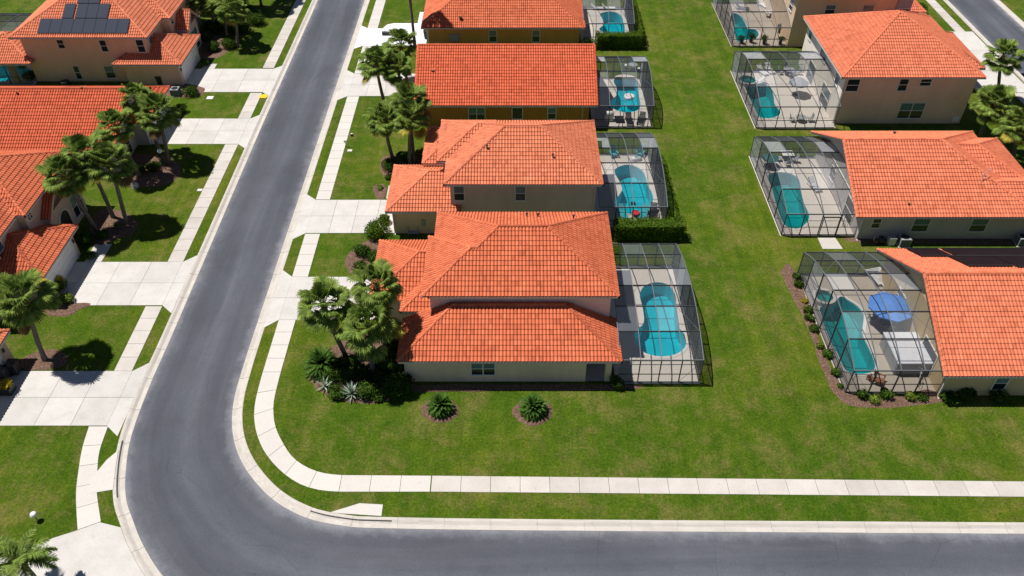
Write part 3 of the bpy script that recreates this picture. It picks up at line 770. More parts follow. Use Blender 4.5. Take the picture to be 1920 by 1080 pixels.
# --- M1, nearest house
h = House('two_storey_house', 'nearest two storey house with a long single storey wing and cream front wall', loc=(0, 47, 0))
h.block(-8.33, 7.95, 40.1, 47.9, ZL, cut=44.6, skipcap=(2, 4))
def m1p(pl): pl[0] = [(-6.63, 43.9, ZU), (7.87, 43.9, ZU), (2.77, 49, ZU+2.55), (-1.05, 49, ZU+2.55), (-2.65, 47.4, ZU+1.75), (-3.13, 47.4, ZU+1.75)]; return pl
h.block(-6.15, 7.87, 43.9, 54.1, ZU, planes=m1p, skipcap=(1,))
cap(h.capl[-1], (-2.65, 47.4, ZU+1.75), (-1.05, 49, ZU+2.55))
h.block(-6.63, -2.0, 43.9, 50.9, ZU, 'gr', gut='w', planes=lambda pl: [pl[1], pl[2]], skipcap=(0, 3, 4))
cap(h.capl[-1], (-3.13, 47.4, ZU+1.75), (-2.6, 47.4, ZU+1.75))
h.block(-11.24, -4.5, 46.5, 53.97, 2.8, 'gr', skipcap=(3, 4))
h.block(-8.62, -5.5, 45.3, 49.6, 2.76, 'gr', skipcap=(3, 4))
h.walls(-7.95, 5.5, 40.55, 44.4, ZL-.1, 'cream').walls(5.5, 7.45, 43.0, 44.5, ZL-.1, 'cream').walls(-5.7, 7.4, 44.35, 53.65, ZU-.1, 'pinkish')
h.walls(-6.15, -3, 44.37, 50.45, ZU-.12, 'pinkish').walls(-10.8, -5, 46.95, 53.5, 2.68, 'cream').walls(-8.2, -6, 45.75, 47.5, 2.64, 'cream')
mb = MB(); mb.box(6.95, 7.4, 40.56, 41.0, -.1, ZL-.1); h.part('column', mb, 'cream')
mb = MB(); mb.box(5.5, 7.45, 40.6, 43.0, -.05, .05); h.part('porch_floor', mb, 'metal_grey')
mb = MB(); mb.box(5.75, 6.7, 42.93, 42.98, .05, 2.1); h.part('door', mb, 'plastic_black')
h.window('s', 40.55, -3.0, -1.3, .82, 2.12, 2, 'glass_teal')
h.downpipe(-7.9, 40.48, 2.5)
for x, y in ((4.9, 51.6), (2.1, 52.3), (1.2, 52.4)): h.vent(x, y, ZU+(54.1-y)*.5)
h.done()
# --- M2
h = House('two_storey_house', 'second two storey house up the street, tan side wall and a lighter salmon roof', loc=(0, 63, 0))
h.block(-5.9, 7.88, 58.25, 68.9, ZU)
h.block(-6.75, -1.5, 61.9, 68.95, ZU+.01, 'gr', skipcap=(3, 4))
h.block(-11.25, -4.5, 58.14, 65.5, 2.8, 'gr', skipcap=(3, 4))
h.block(-8.65, -5.0, 67.3, 72.6, 2.8, 'gr', skipcap=(3, 4))
h.block(-8.4, -5.0, 64.2, 67.6, 3.9, 'gr', skipcap=(3, 4))
h.walls(-5.45, 7.4, 58.7, 68.45, ZU-.1, 'greige').walls(-6.3, -3, 62.35, 68.47, ZU-.12, 'greige').walls(-10.8, -5, 58.6, 65.05, 2.68, 'tan').walls(-8.2, -5.5, 65.2, 72.2, 2.68, 'tan')
h.window('s', 58.7, -5.1, -4.25, 3.7, 5.15); h.window('s', 58.7, .32, 1.17, 3.7, 5.15)
h.downpipe(7.32, 58.62, 5.5); h.downpipe(-10.7, 58.5, 2.6)
mb = MB(); mb.box(-8.2, -7.9, 58.5, 58.6, .9, 1.6); h.part('electric_meter', mb, 'metal_grey')
h.vent(3.6, 60.6, ZU+1.2); h.vent(-2.2, 61.4, ZU+1.6)
h.done('tile_light')
# --- M3
h = House('single_storey_house', 'ochre walled house under one broad unbroken tile slope behind the palm trio', loc=(0, 84, 0))
h.block(-10.35, 9.1, 77.0, 91.1, 2.8, 'gx')
h.walls(-9.9, 8.3, 77.45, 90.7, 2.7, 'ochre_dark', gable=6.2)
h.window('s', 77.45, -4.65, -2.95, .85, 2.3, 2); h.window('s', 77.45, .05, 1.1, 1.0, 2.3, 1, 'glass_dark', rail=False); h.window('s', 77.45, 3.9, 4.7, 1.0, 2.3)
h.vent(-8.6, 80.9, 4.7, .1, .2, 'wood'); h.downpipe(7.6, 77.4, 2.6)
h.done('tile_red')
# --- M4
h = House('single_storey_house', 'mustard walled house at the top of the middle row beside the white driveway', loc=(0, 102, 0))
h.block(-11.25, 9.08, 96.3, 110, 2.8, 'hip', .55)
h.walls(-10.7, 8.5, 96.75, 109.5, 2.7, 'ochre')
h.window('s', 96.75, -2.85, -1.95, .8, 2.25); h.window('s', 96.75, 2.55, 3.45, .8, 2.25)
mb = MB(); mb.box(-7.9, -6.6, 96.62, 96.75, .9, 1.8); h.part('utility_cabinet', mb, 'metal_grey')
mb = MB(); mb.box(-10.72, -10.45, 96.7, 97.0, 0, 2.7); h.part('corner_trim', mb, 'trim')
h.vent(-6.4, 97.3, 3.35, .13, .35); h.done()
# --- R0
h = House('two_storey_house', 'taupe two storey house at the top right edge with only its side wall showing', loc=(44, 103, 0))
h.block(34.5, 49.6, 96.5, 112, 6.5); h.block(46, 53.2, 101.0, 109, 2.8)
h.walls(34.95, 49.1, 96.95, 111.5, 6.4, 'tan'); h.walls(46.5, 52.7, 101.5, 108.5, 2.7, 'pinkish')
h.window('s', 96.95, 38.6, 39.75, 4.35, 5.4); h.window('s', 96.95, 43.2, 44.5, 3.9, 5.4, blind='glass_blind'); h.window('w', 34.95, 98.2, 99.4, 4.0, 5.3)
mb = MB(); mb.box(47.2, 49.0, 96.8, 96.95, 2.6, 6.3); h.part('shutter_panel', mb, 'grey_fabric')
h.window('s', 96.8, 47.6, 48.8, 3.9, 5.0, blind='glass_dark')
h.done('tile_orange')
# --- R1
h = House('two_storey_house', 'tall pinkish beige two storey house with a pyramid like hip roof on the right', loc=(42, 85, 0))
h.block(34.6, 49.55, 77.6, 92.7, ZU+.1, 'hip', .52)
h.block(45, 54.0, 85.4, 94.6, 2.85); h.block(44, 52.8, 93.2, 100.2, 2.85)
h.walls(35.2, 49.1, 78.1, 92.2, ZU, 'beige').walls(46, 53.4, 86, 94, 2.75, 'beige').walls(45, 52.3, 93.7, 99.7, 2.75, 'beige')
wl = MB(); wl.box(35.17, 35.195, 78.1, 92.2, -.1, ZU-.02); h.part('side_wall_paint', wl, 'cream_light')  # thin layer over the beige, painting the west side as sunlit
h.window('s', 78.1, 35.5, 36.75, 3.95, 5.3, blind='glass_dark'); h.window('s', 78.1, 41.0, 41.9, 4.0, 5.35, blind='glass_dark'); h.window('s', 78.1, 43.2, 44.3, 4.6, 5.35, blind='glass_dark')
h.window('s', 78.1, 42.0, 44.6, .7, 2.5, 2, blind='glass_teal')
for y, a, z0, z1 in ((79.5, 1.0, 3.7, 5.2), (84.4, 2.0, 4.0, 5.2), (90.2, 1.0, 3.9, 5.3), (86.5, 2.2, .1, 2.3), (80.6, 2.6, .1, 2.3)): h.window('w', 35.17, y, y+a, z0, z1, 1, 'glass_blind')
mb = MB(); mb.box(48.1, 48.8, 77.95, 78.1, .3, .9); h.part('utility_box', mb, 'plastic_white')
h.downpipe(35.25, 78.0, 5.5); h.done('tile_orange')
# --- R2
h = House('single_storey_house', 'grey walled single storey house with a roof antenna and a broad roof on the right', loc=(40, 64, 0))
def r2p(pl): return pl
h.block(30.45, 46.6, 57.2, 71.5, 2.9, 'gl', .49)
h.block(33.5, 48.5, 60.3, 70.15, 2.92, 'hip', .49)
h.block(40, 56, 57.2, 63.6, 2.9, 'hip', .49, gut=False, planes=lambda pl: [[(46.62, 57.2, 2.9), (56, 57.2, 2.9), (52.8, 60.4, 4.468), (43.42, 60.4, 4.468)]]+pl[1:], skipcap=(1, 2))
h.gut.box(46.75, 56, 57.12, 57.24, 2.74, 2.89)
h.walls(31.3, 46, 57.75, 71.0, 2.8, 'grey', gable=-6.2).walls(40, 48.0, 57.77, 69.6, 2.78, 'grey').walls(48, 55.5, 57.79, 63, 2.76, 'grey')
h.window('s', 57.75, 32.3, 33.0, 1.35, 2.35, blind='glass_dark'); h.window('s', 57.75, 36.0, 37.4, .95, 2.35, blind='glass_teal'); h.window('s', 57.75, 41.2, 42.6, .95, 2.35, blind='glass_teal')
h.window('w', 31.3, 59.5, 61.6, .1, 2.2, 1, 'glass_dark'); h.window('w', 31.3, 65.5, 66.6, .9, 2.1, 1)
mb = MB(); mb.bar((42.3, 60.6, 4.3), (42.3, 60.6, 5.3), .05); mb.bar((42.3, 60.6, 5.3), (42.9, 60.9, 5.5), .04); mb.bar((42.0, 60.6, 5.1), (42.7, 60.6, 4.9), .04); mb.bar((42.3, 60.6, 5.2), (42.0, 60.2, 4.4), .035)
h.part('antenna', mb, 'metal_grey')
h.vent(37.4, 68.9, 4.2, .08, .2); h.vent(35.2, 58.3, 3.4, .06, .2, 'wood'); h.downpipe(31.35, 57.68, 2.7); h.done('tile_orange')
# --- R3
h = House('single_storey_house', 'yellow tan walled house, lower right, with black heating mats on its roof', loc=(42, 46, 0)); HM = h
h.block(30.85, 58, 38.6, 52.8, 2.8, 'gx', .49)
h.walls(31.5, 57, 39.2, 52.3, 2.7, 'yellow', gable=6.05)
h.window('s', 39.2, 35.2, 36.1, .75, 2.05, blind='glass_teal')
h.window('w', 31.5, 41.0, 43.2, .1, 2.2, 1, 'glass_dark'); h.window('w', 31.5, 47.5, 48.8, .9, 2.1, 1)
h.downpipe(31.45, 39.05, 2.6)
h.done('tile_orange')
# --- L1
h = House('two_storey_house', 'tan two storey house with rooftop solar panels at the top left', loc=(-48, 94, 0)); HS = h
h.block(-57.2, -41.5, 87.3, 106, 5.65, 'hip', .5); h.block(-52, -40.5, 92.5, 103, 5.66, 'hip', .5)
h.block(-46, -38.15, 86.35, 94.1, 2.8, 'hip'); h.block(-63.5, -55.6, 86.6, 94.6, 2.8)
h.block(-43, -39.3, 94.15, 98.2, 3.5, 'gr', .8, skipcap=(3, 4))
h.walls(-56.3, -42.0, 87.75, 105.5, 5.55, 'tan').walls(-52, -41.0, 93, 102.5, 5.53, 'tan').walls(-45, -38.65, 86.85, 93.6, 2.7, 'tan').walls(-42.5, -39.7, 94.3, 98.0, 3.4, 'pinkish')
for a in ((-52.15, -51.45, 4.2, 5.2), (-47.3, -46.6, 3.8, 5.15), (-43.1, -42.3, 3.75, 5.2), (-51.45, -50.85, .35, 1.95)): h.window('s', 87.75, a[0], a[1], a[2], a[3], blind='glass_dark')
h.window('s', 87.75, -47.85, -46.8, .5, 1.95, blind='glass_blind'); h.window('e', -42.0, 88.6, 89.8, 3.4, 5.0); h.window('e', -39.7, 95.2, 97.3, .2, 2.6, 2, 'glass_teal')
h.window('e', -41.0, 93.6, 94.3, 4.4, 5.1)
h.garage(-38.65, 87.3, 93.0); h.downpipe(-38.8, 86.75, 2.6)
mb = MB(); mb.box(-62.6, -62.0, 87.0, 87.6, -.1, 2.65); h.part('column', mb, 'cream'); mb = MB(); mb.box(-58.7, -58.1, 87.0, 87.6, -.1, 2.65); h.part('column', mb, 'cream')
mb = MB(); mb.box(-38.58, -38.5, 86.98, 87.16, 1.7, 2.0); h.part('wall_lamp', mb, 'plastic_black')
h.done('tile_light')
# --- L2
h = House('single_storey_house', 'broad orange roofed house on the left behind the palm cluster, its walls hidden', loc=(-48, 74, 0))
h.block(-64, -39.15, 68.1, 81.1, 2.8, 'gx'); h.block(-47, -37.75, 73.2, 81.0, 2.86, 'gl', .5)
h.walls(-63.5, -39.6, 68.6, 80.6, 2.7, 'grey', gable=5.9).walls(-45, -38.2, 73.7, 80.5, 2.74, 'grey')
h.garage(-38.2, 74.2, 79.2); h.window('e', -39.6, 69.2, 70.6, .7, 2.1, 2, 'glass_teal'); h.window('e', -39.6, 71.4, 72.3, .2, 2.2, 1, 'glass_dark')
h.vent(-50.1, 74.0, 5.9, .07, .2, 'wood'); h.vent(-43.7, 74.6, 6, .07, .2, 'wood'); h.done('tile_red')
# --- L3
h = House('two_storey_house', 'greige two storey house with an arched entry and a garage wing on the left', loc=(-46, 56, 0))
h.block(-57, -41.15, 46.5, 63.4, 5.6, 'hip', .5)
h.block(-52, -40.4, 53.8, 63.6, 5.62, 'hip', .5)
h.block(-46, -37.95, 48.9, 56.1, 2.82, 'hip'); h.block(-43.5, -40.05, 56.15, 60.1, 3.45, 'gr', .8, skipcap=(3, 4))
h.walls(-56, -41.6, 47, 62.9, 5.5, 'greige').walls(-51, -40.9, 54.3, 63.1, 5.48, 'greige').walls(-45, -38.45, 49.4, 55.6, 2.72, 'greige').walls(-43.5, -40.4, 56.4, 62.2, 3.4, 'greige')
h.garage(-38.45, 50.0, 55.0, 2.2)
h.window('e', -41.6, 49.5, 51.4, 3.4, 4.9, 2, 'glass_teal'); h.window('e', -40.9, 54.7, 55.3, 4.4, 5.0, 2, 'glass_dark'); h.window('e', -40.4, 60.1, 61.9, .6, 2.7, 2, 'glass_teal')
# arched doorway
fr = MB(); inn_ = MB(); K = 12; r_ = .85; yc = 58.4; zc = 1.75; xx = -40.39
arc = [(yc+r_*math.cos(math.pi*k/K), zc+r_*math.sin(math.pi*k/K)) for k in range(K+1)]; pro = [(yc+r_, 0.05)]+arc+[(yc-r_, 0.05)]
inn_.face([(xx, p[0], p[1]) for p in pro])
big = [(yc+(p[0]-yc)*1.18, p[1] if p[1] < .1 else zc+(p[1]-zc)*1.18) for p in pro]
for i in range(len(pro)-1):
    a, b_, c_, d = pro[i], pro[i+1], big[i+1], big[i]
    fr.face([(xx+.08, *a), (xx+.08, *b_), (xx+.08, *c_), (xx+.08, *d)]); fr.face([(xx+.08, *d), (xx+.08, *c_), (xx-.02, *c_), (xx-.02, *d)]); fr.face([(xx+.08, *b_), (xx+.08, *a), (xx-.02, *a), (xx-.02, *b_)])
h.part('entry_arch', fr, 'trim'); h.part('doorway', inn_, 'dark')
mb = MB(); mb.box(-38.38, -38.3, 55.15, 55.35, 1.6, 1.9); h.part('wall_lamp', mb, 'plastic_black'); h.downpipe(-38.5, 49.3, 2.6)
h.done()
# --- L4
h = House('single_storey_house', 'house corner with a white garage door at the left edge, behind dark bins', loc=(-44, 40, 0))
h.block(-50, -37.95, 34.5, 43.2, 2.8, 'hip'); h.walls(-49.5, -38.4, 35, 42.75, 2.7, 'greige'); h.garage(-38.4, 36.6, 41.6)
mb = MB(); mb.box(-38.33, -38.25, 42.0, 42.2, 1.6, 1.9); h.part('wall_lamp', mb, 'plastic_black'); h.done('tile_light')

# solar electric panels on the top left roof (south slope: z = 5.65 + .5 (y - 87.3))
def slope_box(x0, x1, y0, y1, zf, k, th=.05, lift=.16):
    """slab parallel to a slope; zf(y) roof height, k slope"""
    mb = MB(); n_ = Vector((0, -k, 1)).normalized(); d = Vector((0, 1, k)).normalized(); c = Vector(((x0+x1)/2, (y0+y1)/2, zf((y0+y1)/2)))+n_*lift
    L = (y1-y0)*math.sqrt(1+k*k)/2
    return mb, c, d, n_, L
def solar(x0, x1, y0, y1, label, zf=lambda y: 5.65+.5*(y-87.3)):
    mb, c, d, n_, L = slope_box(x0, x1, y0, y1, zf, .5)
    mb.obox(c, (1, 0, 0), d, n_, (x1-x0)/2-.012, L-.012, .025); r_ = mb.build('solar_panel', M['solar_frame'], HS.root)
    m2 = MB(); m2.obox(c+n_*.02, (1, 0, 0), d, n_, (x1-x0)/2-.05, L-.05, .012); m2.build('cells', M['solar'], r_)
    m3 = MB()
    for s_ in (-1, 1): m3.bar(c+Vector((s_*.35, 0, 0))-d*(L-.2)-n_*.03, c+Vector((s_*.35, 0, 0))-d*(L-.2)-n_*.16, .05)
    m3.build('bracket', M['metal_grey'], r_)
ORD = ['first', 'second', 'third', 'fourth', 'fifth', 'sixth', 'seventh', 'last']
for i in range(8): solar(-54.0+i*1.28, -54.0+(i+1)*1.28, 87.75, 89.6, 'dark blue solar panel, %s from the left in the long bottom row above the gutter' % ORD[i])
xs = [(-51.6, -50.35), (-50.15, -48.9), (-48.9, -47.65), (-47.65, -46.4)]
for i, (a, b_) in enumerate(xs): solar(a, b_, 89.65, 91.5, 'dark blue solar panel, %s from the left in the middle row of four' % ('first second third last'.split()[i]))
for i, (a, b_) in enumerate(((-50.3, -49.0), (-49.0, -47.7))): solar(a, b_, 91.55, 93.4, 'dark blue solar panel, %s one of the two in the top row' % ('left', 'right')[i])
# black pool heating mats on the lower right roof, back slope z = 2.8+.49*(52.8-y), and nothing on the front
def mat_(x0, x1, y0, y1, label):
    mb, c, d, n_, L = slope_box(x0, x1, y0, y1, lambda y: 2.8+.49*(52.8-y), -.49, lift=.2)
    mb.obox(c, (1, 0, 0), d, n_, (x1-x0)/2, L, .02)
    k = int((x1-x0)/.25)
    r_ = mb.build('solar_heating_mat', M['thermal'], HM.root)
    m2 = MB()
    for s_ in (-1, 1): m2.tube([c+Vector((-(x1-x0)/2-.05, 0, 0))+d*L*s_+n_*.03, c+Vector(((x1-x0)/2+.05, 0, 0))+d*L*s_+n_*.03], .05, 8)
    m2.build('header_pipe', M['plastic_black'], r_)
mat_(33.0, 35.6, 50.1, 52.4, 'black heating mat nearest the roof peak edge on the lower right house, small and leftmost')
mat_(35.1, 38.6, 47.2, 50.0, 'lower front black heating mat on the lower right house')
mat_(35.9, 46, 50.1, 52.4, 'long black heating mat on the upper part of the lower right roof, running out of frame')
mat_(38.7, 46, 46.9, 50.0, 'long black heating mat nearest the ridge of the lower right roof, running out of frame')

# ------------------------------------------------------------------ pools, decks, screen enclosures
def enclosure(key, label, plabel, nx, ny, zw, zp_, house_side, open_bottom=None, water='water', door=None, deck='deck'):
    """arched screen cage. house_side 'w' or 'e' is closed by the house wall"""
    x0, x1, y0, y1 = ENC[key]; cx, cy = (x0+x1)/2, (y0+y1)/2
    # deck with a pool shaped hole
    pool = ccw([(p.x, p.y) for p in POOL[key]]); mb = MB()
    rect = [(x0-.1, y0-.1), (x1+.12, y0-.1), (x1+.12, y1+.1), (x0-.1, y1+.1)]
    cop = [(p.x, p.y) for p in offset_path([Vector((*q, 0)) for q in pool]+[Vector((*pool[0], 0))], -.24)][:-1]
    sheet(mb, rect, [cop], .05)
    for i in range(4):
        a, b_ = rect[i], rect[(i+1) % 4]; mb.face([(*a, -.3), (*b_, -.3), (*b_, .05), (*a, .05)])
    struct('pool_deck', mb, M[deck])
    p = empty('swimming_pool', plabel, 'swimming pool', 'pools inside screen cages', (cx, cy, 0))
    mb = MB(); n = len(pool)
    for i in range(n):
        j = (i+1) % n
        mb.face([(*pool[j], -1.35), (*pool[i], -1.35), (*pool[i], .03), (*pool[j], .03)])
    sheet(mb, pool, [], -1.35); mb.build('basin', M['plaster'], p)
    mb = MB()
    for i in range(n):
        j = (i+1) % n
        mb.face([(*pool[i], .075), (*cop[i], .075), (*cop[j], .075), (*pool[j], .075)]); mb.face([(*cop[i], .04), (*cop[j], .04), (*cop[j], .075), (*cop[i], .075)])
        mb.face([(*pool[j], .0), (*pool[i], .0), (*pool[i], .075), (*pool[j], .075)])
    mb.build('coping', M['coping'], p)
    mb = MB(); sheet(mb, pool, [], -.06); mb.build('water', M[water], p)
    # entry steps
    # cage
    e = empty('screen_enclosure', label, 'screen enclosure', 'screened pool cages behind the houses', (cx, cy, 0))
    ys = [y0+(y1-y0)*i/ny for i in range(ny+1)]
    shp = {6: (0, .56, .92, 1, .86, .55, 0), 5: (0, .60, .98, 1, .72, 0)}[ny]
    zs = [zw+(zp_-zw)*q for q in shp]
    xs = [x0+(x1-x0)*i/nx for i in range(nx+1)]
    fr = 'alu'
    for j in range(ny+1):   # cross beams
        mb = MB(); mb.bar((x0, ys[j], zs[j]), (x1, ys[j], zs[j]), .06, .11); mb.build('cross_beam', M['alu_dark' if 0 < j else fr], e)
    for i in range(nx+1):   # ribs running with the arch
        mb = MB()
        for j in range(ny):
            # bow each bay a little so the rib reads as a curve
            A, B = Vector((xs[i], ys[j], zs[j]+.02)), Vector((xs[i], ys[j+1], zs[j+1]+.02)); m_ = (A+B)/2+Vector((0, 0, .06))
            mb.bar(A, m_, .055, .08); mb.bar(m_, B, .055, .08)
        mb.build('roof_rib', M[fr], e)
    outer = x1 if house_side == 'w' else x0
    for i in range(nx+1):
        if (house_side == 'w' and i == 0) or (house_side == 'e' and i == nx): continue
        for yy in (y0, y1):
            mb = MB(); mb.box(xs[i]-.035, xs[i]+.035, yy-.05, yy+.05, 0, zw); mb.build('post', M['alu_dark'], e)
    for j in range(1, ny):
        mb = MB(); mb.box(outer-.05, outer+.05, ys[j]-.03, ys[j]+.03, 0, zs[j]); mb.build('post', M['alu_dark'], e)
    for yy in (y0, y1):
        mb = MB(); mb.bar((x0, yy, .95), (x1, yy, .95), .04, .06); mb.bar((x0, yy, .06), (x1, yy, .06), .06, .1); mb.build('rail', M['alu_dark'], e)
    mb = MB(); mb.bar((outer, y0, .95), (outer, y1, .95), .04, .06); mb.bar((outer, y0, .06), (outer, y1, .06), .06, .1)
    mb.bar((outer, y0, zw), (outer, y1, zw), .04, .06); mb.build('rail', M['alu_dark'], e)
    # diagonal wind cables
    mb = MB()
    mb.bar((xs[0], y0, zw), (xs[1], y0, .1), .018) if house_side == 'e' else mb.bar((xs[nx], y0, zw), (xs[nx-1], y0, .1), .018)
    mb.bar((outer, ys[0], .1), (outer, ys[1], zs[1]), .018); mb.bar((outer, ys[ny], .1), (outer, ys[ny-1], zs[ny-1]), .018)
    for j in (1, ny-2):
        mb.bar((xs[0], ys[j], zs[j]), (xs[1], ys[j+1], zs[j+1]), .02); mb.bar((xs[nx], ys[j], zs[j]), (xs[nx-1], ys[j+1], zs[j+1]), .02)
    mb.build('brace_cable', M['alu'], e)
    # cloth, every bay its own panel
    mb = MB()
    for j in range(ny):
        for i in range(nx):
            mb.face([(xs[i]+.02, ys[j]+.02, zs[j]), (xs[i+1]-.02, ys[j]+.02, zs[j]), (xs[i+1]-.02, ys[j+1]-.02, zs[j+1]), (xs[i]+.02, ys[j+1]-.02, zs[j+1])])
    mb.build('roof_screen', M['screen'], e)
    for yy in (y0, y1):
        mb = MB()
        for i in range(nx): mb.face([(xs[i]+.02, yy, .06), (xs[i+1]-.02, yy, .06), (xs[i+1]-.02, yy, zw), (xs[i]+.02, yy, zw)])
        mb.build('end_screen', M['screen'], e)
    mb = MB()
    for j in range(ny): mb.face([(outer, ys[j]+.02, .06), (outer, ys[j+1]-.02, .06), (outer, ys[j+1]-.02, zs[j+1]), (outer, ys[j]+.02, zs[j])])
    mb.build('side_screen', M['screen'], e)
    if door is not None:
        mb = MB(); a = xs[door]; b_ = xs[door+1]
        for q in (a+.1, b_-.1): mb.box(q-.03, q+.03, y0-.09, y0-.03, .05, 2.1)
        mb.box(a+.1, b_-.1, y0-.09, y0-.03, 2.05, 2.15); mb.box(a+.1, b_-.1, y0-.09, y0-.03, .95, 1.03); mb.build('door', M['alu_dark'], e)
enclosure('M1', 'arched screen enclosure over the keyhole shaped pool of the nearest house', 'keyhole shaped teal pool of the nearest house, empty of floats', 4, 6, 2.45, 3.75, 'w')
enclosure('M2', 'arched screen enclosure between the two clipped hedges, with turquoise chairs inside', 'curvy teal pool between the turquoise chairs and the square hedge', 4, 5, 2.45, 3.9, 'w')
enclosure('M3', 'arched screen enclosure of the ochre house, with two dark loungers at its near end', 'curvy bright teal pool with a white float, behind the ochre house', 4, 5, 2.6, 4.3, 'w')
enclosure('M4', 'screen enclosure of the mustard house at the top, hedged on its near side', 'teal pool at the top of the middle row, half hidden by a hedge', 4, 5, 2.7, 4.2, 'w')
enclosure('R0', 'screen enclosure of the taupe house at the top right, with dark potted plants', 'green blue pool among potted plants at the top right', 4, 5, 2.5, 4.0, 'e', water='water_green', deck='deck_tan')
enclosure('R1', 'screen enclosure against the tall pinkish beige house, full of white patio furniture', 'dark teal pool with a raised spa beside the white patio furniture', 4, 5, 2.6, 4.2, 'e', water='water_green')
enclosure('R2', 'screen enclosure with a door onto a concrete pad, beside the grey walled house', 'dark teal round ended pool beside the grey walled house', 4, 5, 2.4, 3.9, 'e', water='water_green', door=2)
enclosure('R3', 'largest screen enclosure at the lower right, with a blue parasol inside', 'long dark teal pool beside the blue parasol at the lower right', 4, 6, 2.42, 4.2, 'e', water='water_green', deck='deck_tan')
enclosure('L1', 'pale screen enclosure cut off by the top left corner', 'pool glimpsed under the porch at the top left corner', 4, 5, 2.6, 4.0, 'e')

# ------------------------------------------------------------------ plants
def fan_leaf(mb, base, d, size, mi, rnd):
    """one palmate fan on a stalk: stalk then leaflets spread in a folded, drooping hand"""
    d = d.normalized(); side = d.cross(Vector((0, 0, 1)))
    if side.length < .1: side = Vector((1, 0, 0))
    side.normalize(); up = side.cross(d).normalized()
    Ls = size*rnd.uniform(.75, 1.35)
    mid = base+d*Ls*.55+Vector((0, 0, .05)); tip = base+d*Ls+Vector((0, 0, -.06*Ls))
    mb.bar(base, mid, .035, .02, mi); mb.bar(mid, tip, .028, .018, mi)
    fd = (d+Vector((0, 0, -.28))).normalized(); nn = side.cross(fd).normalized(); Lb = size*rnd.uniform(.72, .98); n = 22
    roll = rnd.uniform(-.35, .35); s2 = (side*math.cos(roll)+nn*math.sin(roll)).normalized(); n2 = s2.cross(fd).normalized()
    for k in range(n):
        a = (k/(n-1)-.5)*R(215); Lk = Lb*(.72+.28*math.cos(a*.7))*rnd.uniform(.9, 1.06)
        dr = (fd*math.cos(a)+s2*math.sin(a)+n2*.16).normalized(); wd = dr.cross(n2).normalized()*.044
        p0 = tip; p1 = tip+dr*Lk*.5; p2 = p1+(dr+Vector((0, 0, -.38))).normalized()*Lk*.3; p3 = p2+(dr*.6+Vector((0, 0, -.9+rnd.uniform(-.2, .2)))).normalized()*Lk*.24
        mb.idx([p0-wd*.5, p0+wd*.5, p1+wd*1.25, p1-wd*1.25, p2+wd*.85, p2-wd*.85, p3], [(0, 1, 2, 3), (3, 2, 4, 5), (5, 4, 6)], mi)
def palm_crown(seed, nf=38, size=.98):
    rnd = random.Random(seed); mb = MB()
    for i in range(nf):
        az = i*2.39996+rnd.uniform(-.25, .25); t = i/(nf-1)
        el = R(84-112*t**.8)+rnd.uniform(-.2, .2)
        d = Vector((math.cos(az)*math.cos(el), math.sin(az)*math.cos(el), math.sin(el)))
        mi = 0
        if t > .84 and rnd.random() < .55: mi = 1
        if t > .93 and rnd.random() < .45: mi = 2
        fan_leaf(mb, Vector((0, 0, .05-.25*t))+d*.08, d, size*(1.0 if t > .15 else .85), mi, rnd)
    mb.tube([(0, 0, -.6), (0, 0, -.2), (0, 0, .15)], [.16, .24, .12], 9, 2)
    me_o = mb.build('crown', [M['palm'], M['palm_yellow'], M['palm_brown']]); me = me_o.data; bpy.data.objects.remove(me_o); return me
CROWNS = [palm_crown(s_, n_) for s_, n_ in ((1, 42), (2, 38), (3, 45), (4, 40))]
def palm(crown_px, base_px, label, group='fan palms along the street', size=1.0, zfix=None, ci=None):
    b0 = G(*base_px)
    if zfix is None:
        best = min((abs((G(*crown_px, z)-Vector((b0.x, b0.y, z))).length), z) for z in np.arange(3.0, 8.0, .1)); z = float(best[1])
    else: z = zfix
    c_ = G(*crown_px, z); dx = c_-b0; dx.z = 0
    if dx.length > .28*z: c_ = Vector((b0.x, b0.y, 0))+dx*(.28*z/dx.length); c_.z = z
    r_ = empty('fan_palm', label, 'palm tree', group, b0)
    pts, rads = [], []; sw = random.uniform(-.12, .12); K = 9
    for k in range(K+1):
        t = k/K; p = Vector((b0.x, b0.y, 0)).lerp(Vector((c_.x, c_.y, z)), t)
        p.x += sw*math.sin(t*math.pi); q = t*t*(3-2*t)
        p.x = b0.x+(c_.x-b0.x)*(.5*t+.5*q)+sw*math.sin(t*math.pi); p.y = b0.y+(c_.y-b0.y)*(.5*t+.5*q)
        pts.append(p); rads.append((.235 if k == 0 else .185-.035*t)+(.012 if k % 2 else 0))
    mb = MB(); mb.tube(pts, rads, 10); mb.build('trunk', M['bark'], r_, True)
    ci = random.randrange(4) if ci is None else ci
    o = bpy.data.objects.new('crown', CROWNS[ci]); C.objects.link(o); o.parent = r_; o.matrix_parent_inverse = Matrix.Translation(-b0)
    o.location = (c_.x, c_.y, z+.1); o.rotation_euler = (R(random.uniform(-7, 7)), R(random.uniform(-7, 7)), random.uniform(0, 6.28)); o.scale = (size*1.13,)*3
    return r_
palm((45, 560), (85, 675), 'lone leaning fan palm on the left whose star shaped shadow reaches the driveway', size=1.12, ci=2)
palm((122, 332), (183, 434), 'leftmost fan palm of the three in front of the arched entry', size=1.05, ci=0)
palm((160, 290), (213, 408), 'middle fan palm of the three in front of the arched entry, rear crown', size=1.0, ci=1)
palm((205, 308), (238, 420), 'rightmost fan palm of the three by the arched entry, nearest the pavement', size=1.1, ci=2)
palm((258, 188), (300, 285), 'highest fan palm of the cluster at the end of the third driveway', size=.95, ci=3)
palm((218, 240), (262, 330), 'fan palm whose crown covers the roof corner above the white dome', size=1.0, ci=0)
palm((295, 214), (318, 307), 'fan palm beside the white globe lamp and third driveway', size=1.12, ci=2)
